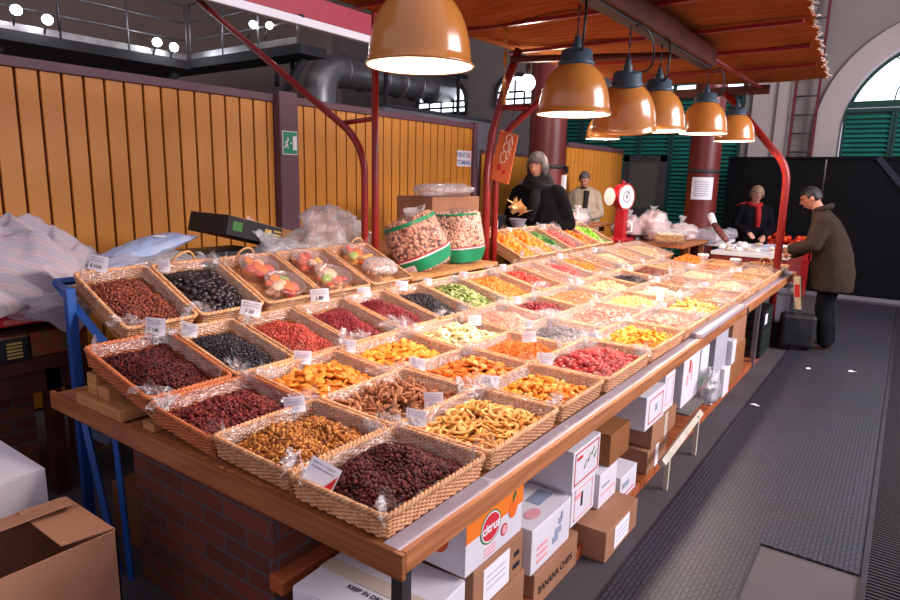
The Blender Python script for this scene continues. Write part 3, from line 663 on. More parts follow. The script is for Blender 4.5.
# ------------------------------------------------------------------ wicker trays
def wicker(name, c1, c2):
    m, nt, N, L, b = newmat(name)
    tc = N.new('ShaderNodeTexCoord'); nz = N.new('ShaderNodeTexNoise'); nz.inputs['Scale'].default_value = 45; nz.inputs['Detail'].default_value = 3
    L.new(tc.outputs['Object'], nz.inputs['Vector'])
    cr = N.new('ShaderNodeValToRGB'); cr.color_ramp.elements[0].position = .3; cr.color_ramp.elements[1].position = .7
    cr.color_ramp.elements[0].color = lin(c1); cr.color_ramp.elements[1].color = lin(c2)
    L.new(nz.outputs['Fac'], cr.inputs['Fac'])
    oi = N.new('ShaderNodeObjectInfo'); hs = N.new('ShaderNodeHueSaturation')
    mr = N.new('ShaderNodeMapRange'); mr.inputs['To Min'].default_value = .85; mr.inputs['To Max'].default_value = 1.15; L.new(oi.outputs['Random'], mr.inputs['Value']); L.new(mr.outputs[0], hs.inputs['Value'])
    L.new(cr.outputs[0], hs.inputs['Color']); L.new(hs.outputs[0], b.inputs['Base Color']); b.inputs['Roughness'].default_value = .5
    return m
M_wick = wicker('wicker', '#b5784c', '#dba97c')
M_wickr = wicker('wicker_reddish', '#a0512a', '#bd6c3a')
def rrect(L, W, r, n):
    """n points round a rounded rectangle, equal arc length"""
    a, c = L/2-r, W/2-r
    segs = [((a, -c-r), (-1*0+a, 0), 0)]
    per = 4*(a+c)+2*PI*r; out = []
    for i in range(n):
        s = per*i/n
        for (typ, ln) in [('b', 2*a), ('c0', PI*r/2), ('r', 2*c), ('c1', PI*r/2), ('t', 2*a), ('c2', PI*r/2), ('l', 2*c), ('c3', PI*r/2)]:
            if s <= ln: break
            s -= ln
        if typ == 'b': p = (-a+s, -c-r, 0, -1)
        elif typ == 't': p = (a-s, c+r, 0, 1)
        elif typ == 'r': p = (a+r, -c+s, 1, 0)
        elif typ == 'l': p = (-a-r, c-s, -1, 0)
        else:
            k = int(typ[1]); th = -PI/2+k*PI/2+s/r; cc = [(a, -c), (a, c), (-a, c), (-a, -c)][k]
            p = (cc[0]+r*math.cos(th), cc[1]+r*math.sin(th), math.cos(th), math.sin(th))
        out.append(p)
    return out
def wicker_meshes(L, W, H, tagn):
    per = 2*(L+W); S = int(per/.021) | 1; n = S*4; nl = 10; flare = .012
    b = MB()
    for k in range(nl):
        z = .006+k*(H-.012)/(nl-1); ins = flare*(1-z/H)
        pts = []
        for i, (x, y, nx, ny) in enumerate(rrect(L-2*ins, W-2*ins, .03, n)):
            w = .0036*math.sin(PI*S*i/n+k*PI); pts.append((x+nx*(w-.008), y+ny*(w-.008), z+.0012*math.sin(i*1.7+k)))
        b.tube(pts, .0042, 5, closed=True)
    for i, (x, y, nx, ny) in enumerate(rrect(L-.02, W-.02, .03, S)):
        b.tube([(x-nx*(flare), y-ny*(flare), .003), (x-nx*.002, y-ny*.002, H)], .003, 4)
    # coarse woven floor
    nb = int(W/.016)
    for k in range(nb):
        y = -W/2+.035+k*(W-.07)/(nb-1); b.box(-L/2+.03, L/2-.03, y-.0065, y+.0065, .001, .006)
    m1 = b.mesh('woven_side_'+tagn, [M_wick, ])
    b = MB(); n = S*4
    for ph in (0, .667, 1.333):
        pts = []
        for i, (x, y, nx, ny) in enumerate(rrect(L, W, .034, n)):
            a = 2*PI*(S//3)*i/n+ph*PI; pts.append((x-nx*.006+nx*.0055*math.cos(a), y-ny*.006+ny*.0055*math.cos(a), H+.003+.0055*math.sin(a)))
        b.tube(pts, .0056, 6, closed=True)
    m2 = b.mesh('rim_'+tagn, [M_wick])
    return m1, m2
BA = (.54, .412, .072); BB = (.385, .51, .075)
WA = wicker_meshes(*BA, 'a'); WB = wicker_meshes(*BB, 'b')
WBr = [m.copy() for m in WB]; WAr = [m.copy() for m in WA]
for m in WBr+WAr: m.materials[0] = M_wickr
# film liners
def nz3(x, y, z, s): return mnoise.noise(V((x*s, y*s, z*s)))
def liner_mesh(L, W, H, seed, cover):
    b = MB(); q = 3.7*seed
    if cover:
        nx, ny = 22, 18
        def fn(u, v):
            x = (u-.5)*(L-.0); y = (v-.5)*(W-.0)
            e = max(abs(u-.5), abs(v-.5))*2
            z = .088+.035*(1-min(1, e**3)) + .02*nz3(x+q, y, 0, 14)+.012*nz3(x, y+q, 1, 35)
            if e > .97: z = H+.012+.02*nz3(x+q, y, 2, 22)+.006
            return (x, y, z)
        b.grid(nx, ny, fn); return b.mesh('cover', [M_film2])
    n = 120; rows = 5; P = rrect(L-.03, W-.03, .05, n); vs = []; fs = []
    for j in range(rows+1):
        for i, (x, y, nx, ny) in enumerate(P):
            t_ = j/rows; corner = max(0, abs(nx*ny)*2)
            up = .4+.6*max(0, nz3(x+q, y, 0, 9)+.15)+.8*corner
            z = H-.035+t_*(.036+.042*up*(.4+corner))
            w = (-.022*(1-t_)+.012*nz3(x+q, y, t_, 28)+.02*(t_-.6)*nz3(x, y+q, 0, 16))
            vs.append((x+nx*w, y+ny*w, z+.006*nz3(x, y+q, t_, 40)))
    for j in range(rows):
        for i in range(n): fs.append((j*n+i, j*n+(i+1) % n, (j+1)*n+(i+1) % n, (j+1)*n+i))
    b.add(vs, fs, 0, True); return b.mesh('liner', [M_film])
LIN = {('A', k): liner_mesh(*BA, k+1, False) for k in range(3)}; LIN.update({('B', k): liner_mesh(*BB, k+5, False) for k in range(3)})
COV = {('A', k): liner_mesh(*BA, k+9, True) for k in range(2)}; COV.update({('B', k): liner_mesh(*BB, k+12, True) for k in range(2)})

def tuft_mesh(seed):
    b = MB(); q = seed*2.3
    for k in range(3):
        th0 = -1.2+k*.9
        def fn(u, v):
            a = th0+1.5*(u-.5)*(.3+v); r = .012+.07*v*(1+.3*nz3(u*3+q, k, 0, 1))
            return (r*math.sin(a)+.014*nz3(u*5+q, v*4, k, 1), .02*(k-1)*v+.022*nz3(u*6, v*5+q, k, 1), -.01+.062*v*math.cos(a*.7)+.02*nz3(u*4+q, v*6, k, 1.3))
        b.grid(9, 6, fn, smooth=False)
    return b.mesh('tuft', [M_tuft])
M_tuft = filmmat('tuft_film', fac=.16, edge=.5, milk=.5, rough=.18)
TUFT = [tuft_mesh(k) for k in range(4)]
# ------------------------------------------------------------------ fruit pieces (numpy)
def bmarr(fn):
    bm = bmesh.new(); fn(bm); bm.verts.index_update()
    v = np.array([v.co[:] for v in bm.verts]); f = [[x.index for x in f.verts] for f in bm.faces]; bm.free(); return v, f
def wr(v, s, amp, q):
    return np.array([p*(1+amp*mnoise.noise(V(p)*s+V((q, q*.7, q*.3)))) for p in v])
def mk_blob(sub, sc, s, amp, q, dent=0):
    v, f = bmarr(lambda bm: bmesh.ops.create_icosphere(bm, subdivisions=sub, radius=1))
    v = wr(v, s, amp, q)
    if dent: rr = (v[:, 0]**2+v[:, 1]**2); v[:, 2] -= dent*np.exp(-rr*3)*(v[:, 2] > 0); v[:, 2] += .25*dent*(v[:, 0]**2)
    return v*np.array(sc), f
def mk_ring(R, r, q, nr=18, ns=7, flat=.6, wav=.07):
    v = []; f = []
    for i in range(nr):
        a = 2*PI*i/nr; ro = R*(1+.08*math.sin(3*a+q))
        for j in range(ns):
            b_ = 2*PI*j/ns; v.append(((ro+r*math.cos(b_))*math.cos(a), (ro+r*math.cos(b_))*math.sin(a), r*flat*math.sin(b_)+wav*R*math.sin(2*a+q)))
    for i in range(nr):
        for j in range(ns): f.append([i*ns+j, ((i+1) % nr)*ns+j, ((i+1) % nr)*ns+(j+1) % ns, i*ns+(j+1) % ns])
    return np.array(v), f
def mk_strip(L, w, h, q, n=8):
    v = []; f = []
    for i in range(n+1):
        t = i/n; x = (t-.5)*L; k = math.sin(PI*min(max(t, .06), .94)); ww = w*(.55+.45*k); hh = h*(.6+.4*k)
        zc = .18*L*math.sin(2.2*t+q)*math.cos(q)+.05*L*math.sin(7*t+q); yc = .12*L*math.sin(2.6*t+2*q)
        tw = .8*math.sin(q)*(t-.5)
        for (a, c) in [(-1, -.6), (0, -1), (1, -.6), (1, .6), (0, 1), (-1, .6)]:
            y = a*ww; z = c*hh; v.append((x, yc+y*math.cos(tw)-z*math.sin(tw), zc+y*math.sin(tw)+z*math.cos(tw)))
    for i in range(n):
        for j in range(6): f.append([i*6+j, i*6+(j+1) % 6, (i+1)*6+(j+1) % 6, (i+1)*6+j])
    f += [[5, 4, 3, 2, 1, 0], [n*6+j for j in range(6)]]
    return np.array(v), f
def mk_cube(q):
    v, f = bmarr(lambda bm: (bmesh.ops.create_cube(bm, size=2), bmesh.ops.bevel(bm, geom=bm.edges[:], offset=.3, segments=1, affect='EDGES')))
    return wr(v, 1.2, .3, q)*np.array((1, .8, .7)), f
def mk_berry(q):
    v, f = mk_blob(2, (1, 1, 1), 1.6, .18, q); t = (v[:, 2]+1)/2; k = .62+.5*np.sin(np.clip(t, 0, 1)*PI*.75+.25); v[:, 0] *= k*.8; v[:, 1] *= k*.8; v[:, 2] *= 1.1
    return v[:, [2, 0, 1]], f
def mk_slice(q, n=12):
    v = []; f = []
    for k in range(2):
        for i in range(n+1):
            a = PI*1.15*i/n; wv = .16*math.sin(3*a+q)
            for r in (.35, 1.): v.append((r*math.cos(a), r*math.sin(a)-.4, wv+(.11 if k else -.11)*(1.1-.3*r)))
    m = (n+1)*2
    for i in range(n):
        a = i*2; f += [[m+a, m+a+1, m+a+3, m+a+2], [a+2, a+3, a+1, a], [a+1, a+3, m+a+3, m+a+1], [a, m+a, m+a+2, a+2]]
    f += [[0, 1, m+1, m], [m-2, 2*m-2, 2*m-1, m-1]]
    return np.array(v), f
SHAPES = {
 'raisin': [mk_blob(1, (1.1+.25*math.sin(q), .85, .68), 2.6, .75, q) for q in (1, 2, 3, 4, 5.5, 6.1)],
 'cran': [mk_blob(1, (1.4, .75, .5), 2.3, .8, q) for q in (5, 6, 7)],
 'golden': [mk_blob(1, (1.35, .8, .62), 2.3, .8, q) for q in (5.5, 6.2, 7.7)],
 'nut': [mk_blob(1, (1.1, 1, .95), 1.2, .15, q) for q in (8, 9)],
 'almond': [mk_blob(1, (1.5, .85, .5), 1.2, .12, q) for q in (10, 11)],
 'cube': [mk_cube(q) for q in (1, 2, 3)],
 'thread': [mk_strip(3.2, .28, .2, q, 5) for q in (1, 2, 3, 4, 5)],
 'chunk': [mk_blob(1, (1.2, .9, .7), 1.3, .4, q) for q in (12, 13, 14)],
 'apricot': [mk_blob(2, (1, .92, .36), 1.1, .22, q, .45) for q in (15, 16, 17, 18)],
 'ring': [mk_ring(.74, .30, q) for q in (1, 2.5, 4)],
 'bigring': [mk_ring(.66, .36, q, flat=.5, wav=.08) for q in (1, 2.2, 3.9)],
 'strawberry': [mk_berry(q) for q in (1, 2, 3)],
 'prune': [mk_blob(2, (1.2, .85, .75), 1.7, .32, q) for q in (20, 21, 22)],
 'mandarin': [mk_blob(2, (1, 1, .86), .8, .06, q) for q in (23, 24)],
 'strip': [mk_strip(3.4, .42, .2, q) for q in (.5, 1.7, 3.1, 4.4)],
 'melon': [mk_slice(q) for q in (0, 1.5, 3)],
 'flake': [mk_blob(1, (1.3, .9, .3), 1.5, .35, q) for q in (30, 31, 32)],
}
FM = {
 'raisin_purple': fruitmat('f1', ['#3c0e10', '#561a18', '#280a0a', '#6a241e'], .55, .25),
 'raisin_red': fruitmat('f2', ['#5c1a17', '#74241e', '#431010', '#863028'], .55, .3),
 'raisin_brown': fruitmat('f3', ['#6b2a18', '#85381f', '#4c1a10', '#9c4826'], .5, .5),
 'raisin_golden': fruitmat('f4', ['#9a5218', '#b87022', '#6e3410', '#c98a34'], .4, .45),
 'raisin_black': fruitmat('f5', ['#17121a', '#241c26', '#0e0a10', '#2e2630'], .4, .5),
 'cran_red': fruitmat('f6', ['#a83428', '#bd4834', '#8c241f', '#cc5c40'], .35, .5),
 'cran_dark': fruitmat('f7', ['#7c1a22', '#95262b', '#5c1018', '#a83236'], .35, .5),
 'apricot': fruitmat('f8', ['#e0801e', '#ea9330', '#d4701a', '#f0a444'], .4, .45, .15),
 'apricot_light': fruitmat('f8b', ['#f09a2c', '#f5ac46', '#ea8a1e', '#f3a038'], .4, .45, .15),
 'apricot_dark': fruitmat('f8c', ['#d8741c', '#e2842c', '#c8641a', '#e8953e'], .4, .45, .15),
 'apple': fruitmat('f9', ['#dfa14c', '#eab566', '#d08c34', '#eec080'], .5, .35, .15),
 'yelloworange': fruitmat('f10', ['#ec8c1c', '#f2a02c', '#e0781a', '#f4b048'], .35, .5, .15),
 'strawberry': fruitmat('f11', ['#981a1c', '#b32824', '#7c1016', '#c43c30'], .35, .5),
 'mango': fruitmat('f12', ['#f0a018', '#f5b22c', '#e89014', '#f6be48'], .35, .5, .15),
 'brownstrip': fruitmat('f13', ['#9c5a34', '#b37048', '#7c4426', '#c08458'], .5, .4),
 'orangestrip': fruitmat('f14', ['#e2741c', '#ee8c2a', '#d0621a', '#f29c40'], .35, .5, .1),
 'bluegrey': fruitmat('f15', ['#3a2a38', '#57465a', '#2a1c28', '#6c5a6c'], .4, .5),
 'pink': fruitmat('f16', ['#ea8a6a', '#f2a584', '#e27860', '#f4b8a0'], .4, .5, .1),
 'pinkred': fruitmat('f17', ['#e8765a', '#f08f70', '#de6450', '#f2a58c'], .4, .5, .1),
 'pineapple': fruitmat('f18', ['#f0dc9c', '#f6e8b8', '#e8cc80', '#f8f0cc'], .4, .45, .1),
 'cream': fruitmat('f19', ['#f2e2c4', '#f6ecd6', '#ead4b0'], .6, .3),
 'paleyellow': fruitmat('f20', ['#f4c868', '#f8d888', '#eeb850'], .4, .45, .1),
 'tan': fruitmat('f21', ['#c08450', '#d09a68', '#a86c3c', '#dcae80'], .55, .3),
 'nutpale': fruitmat('f22', ['#dcae80', '#e8c49a', '#cc9866', '#ecd0aa'], .55, .3),
 'nutbrown': fruitmat('f23', ['#a06038', '#b4744a', '#884c2a', '#c48a60'], .55, .3),
 'date': fruitmat('f24', ['#6a2e1c', '#824028', '#4c1e14'], .35, .5),
 'kiwi': fruitmat('f25', ['#8c9c4a', '#a4ae66', '#748a38', '#bcc08a'], .4, .45, .1),
 'red': fruitmat('f26', ['#e03226', '#ea4a36', '#cc221e', '#ee6450'], .35, .5, .1),
 'mandarin': fruitmat('f27', ['#f07c14', '#f58c22', '#e86c10'], .35, .5, .1),
 'leafgreen': fruitmat('f28', ['#3c7a30', '#56943c', '#2c6026', '#86b850'], .45, .4),
 'limegreen': fruitmat('f29', ['#8cc83a', '#a4d84e', '#78b42e'], .4, .45),
 'prune': fruitmat('f30', ['#1c1216', '#2a1a1e', '#120a0e', '#38242a'], .28, .55),
 'hazel': fruitmat('f31', ['#c8925e', '#d8a878', '#b87f4c', '#e0b88c'], .5, .3),
 'yellowthread': fruitmat('f32', ['#f2cc84', '#f6dca4', '#ecbc68'], .5, .35),
}
def rotmats(n, mode):
    q = RNG.normal(size=(n, 4))
    if mode == 'flat':   # mostly lying flat, random yaw
        a = RNG.uniform(0, 2*PI, n); q = np.stack([np.cos(a/2), RNG.normal(0, .22, n), RNG.normal(0, .22, n), np.sin(a/2)], 1)
    q /= np.linalg.norm(q, axis=1)[:, None]; w, x, y, z = q.T
    R = np.empty((n, 3, 3))
    R[:, 0, 0] = 1-2*(y*y+z*z); R[:, 0, 1] = 2*(x*y-z*w); R[:, 0, 2] = 2*(x*z+y*w)
    R[:, 1, 0] = 2*(x*y+z*w); R[:, 1, 1] = 1-2*(x*x+z*z); R[:, 1, 2] = 2*(y*z-x*w)
    R[:, 2, 0] = 2*(x*z-y*w); R[:, 2, 1] = 2*(y*z+x*w); R[:, 2, 2] = 1-2*(x*x+y*y)
    return R
def arrmesh(name, shapes, pos, R, size, m):
    V_ = []; faces = []; off = 0; rnd = []
    idx = RNG.integers(0, len(shapes), len(pos))
    loops = []; starts = []; tot = 0; ls = 0
    for k, (v, f) in enumerate(shapes):
        sel = np.where(idx == k)[0]
        if not len(sel): continue
        vv = np.einsum('nij,mj->nmi', R[sel], v)*size[sel, None, None]+pos[sel, None, :]
        V_.append(vv.reshape(-1, 3)); nv = len(v)
        fl = np.concatenate([np.array(x) for x in f]); ln = np.array([len(x) for x in f])
        L_ = (fl[None, :]+(off+np.arange(len(sel))*nv)[:, None]).reshape(-1); loops.append(L_)
        starts.append(np.tile(ln, len(sel))); rnd.append(np.repeat(RNG.uniform(0, 1, len(sel)), nv)); off += nv*len(sel)
    V_ = np.concatenate(V_); loops = np.concatenate(loops); lens = np.concatenate(starts); rnd = np.concatenate(rnd)
    me = bpy.data.meshes.new(name); me.vertices.add(len(V_)); me.vertices.foreach_set('co', V_.astype(np.float32).ravel())
    me.loops.add(len(loops)); me.loops.foreach_set('vertex_index', loops.astype(np.int32))
    me.polygons.add(len(lens)); st = np.concatenate([[0], np.cumsum(lens)[:-1]]); me.polygons.foreach_set('loop_start', st.astype(np.int32))
    me.polygons.foreach_set('use_smooth', np.ones(len(lens), bool))
    me.update(calc_edges=True); at = me.attributes.new('rnd', 'FLOAT', 'POINT'); at.data.foreach_set('value', rnd.astype(np.float32))
    me.materials.append(m); return me
PIECE = {}
def piece_meshes(shape, fm):
    if (shape, fm) not in PIECE:
        out = []
        for k, (v, f) in enumerate(SHAPES[shape]):
            me = bpy.data.meshes.new(shape); me.from_pydata(v.tolist(), [], f); me.polygons.foreach_set('use_smooth', [True]*len(f)); me.update(); me.materials.append(FM[fm]); out.append(me)
        PIECE[(shape, fm)] = out
    return PIECE[(shape, fm)]
def heap_pts(ix, iy, size, h0, bump, layers, sp, seed):
    pts = []
    nx = max(2, int(ix/sp)); ny = max(2, int(iy/sp))
    for l in range(layers):
        g = np.stack(np.meshgrid(np.arange(nx), np.arange(ny)), -1).reshape(-1, 2)+RNG.uniform(.15, .85, (nx*ny, 2))
        x = (g[:, 0]/nx-.5)*ix; y = (g[:, 1]/ny-.5)*iy
        e = (1-np.abs(2*x/ix)**2.5)*(1-np.abs(2*y/iy)**2.5)
        nzv = np.array([mnoise.noise(V((a*9+seed, c*9, seed*.3))) for a, c in zip(x, y)])
        z = h0+bump*e*(1+.5*nzv)+.012*nzv-l*size*.75+RNG.uniform(-.25, .35, len(x))*size
        pts.append(np.stack([x, y, np.maximum(z, size*.6+.008)], 1))
    return pts
def heap(root_M, ix, iy, shape, fm, size, stuff_name, stuff_label, cat, seed, h0=.032, bump=.042, layers=2, sp=None, ind=0, ind_name=None, ind_label=None, ind_group=None, mode='rand', parent=None):
    sp = sp or size*1.35
    P = heap_pts(ix, iy, size, h0, bump, layers, sp, seed); P = np.concatenate(P)
    R = rotmats(len(P), mode); sz = size*RNG.uniform(.82, 1.15, len(P))
    lead = np.zeros(len(P), bool)
    if ind:
        n1 = len(P)//layers; cand = np.arange(n1); order = cand[np.argsort(-P[cand, 2]+RNG.uniform(0, .01, n1))][:ind]; lead[order] = True
        pm = piece_meshes(shape, fm)
        for i in order:
            o = bpy.data.objects.new(ind_name, pm[int(RNG.integers(0, len(pm)))]); COL.objects.link(o)
            Mr = Matrix(R[i].tolist()).to_4x4(); M = root_M @ Matrix.Translation(P[i].tolist()) @ Mr @ Matrix.Scale(sz[i], 4); o.matrix_world = M
            tag(o, ind_label, cat, ind_group)
    keep = ~lead
    if keep.sum():
        me = arrmesh(stuff_name, SHAPES[shape], P[keep], R[keep], sz[keep], FM[fm])
        o = bpy.data.objects.new(stuff_name, me); COL.objects.link(o); o.matrix_world = root_M
        tag(o, stuff_label, cat, None, 'stuff')
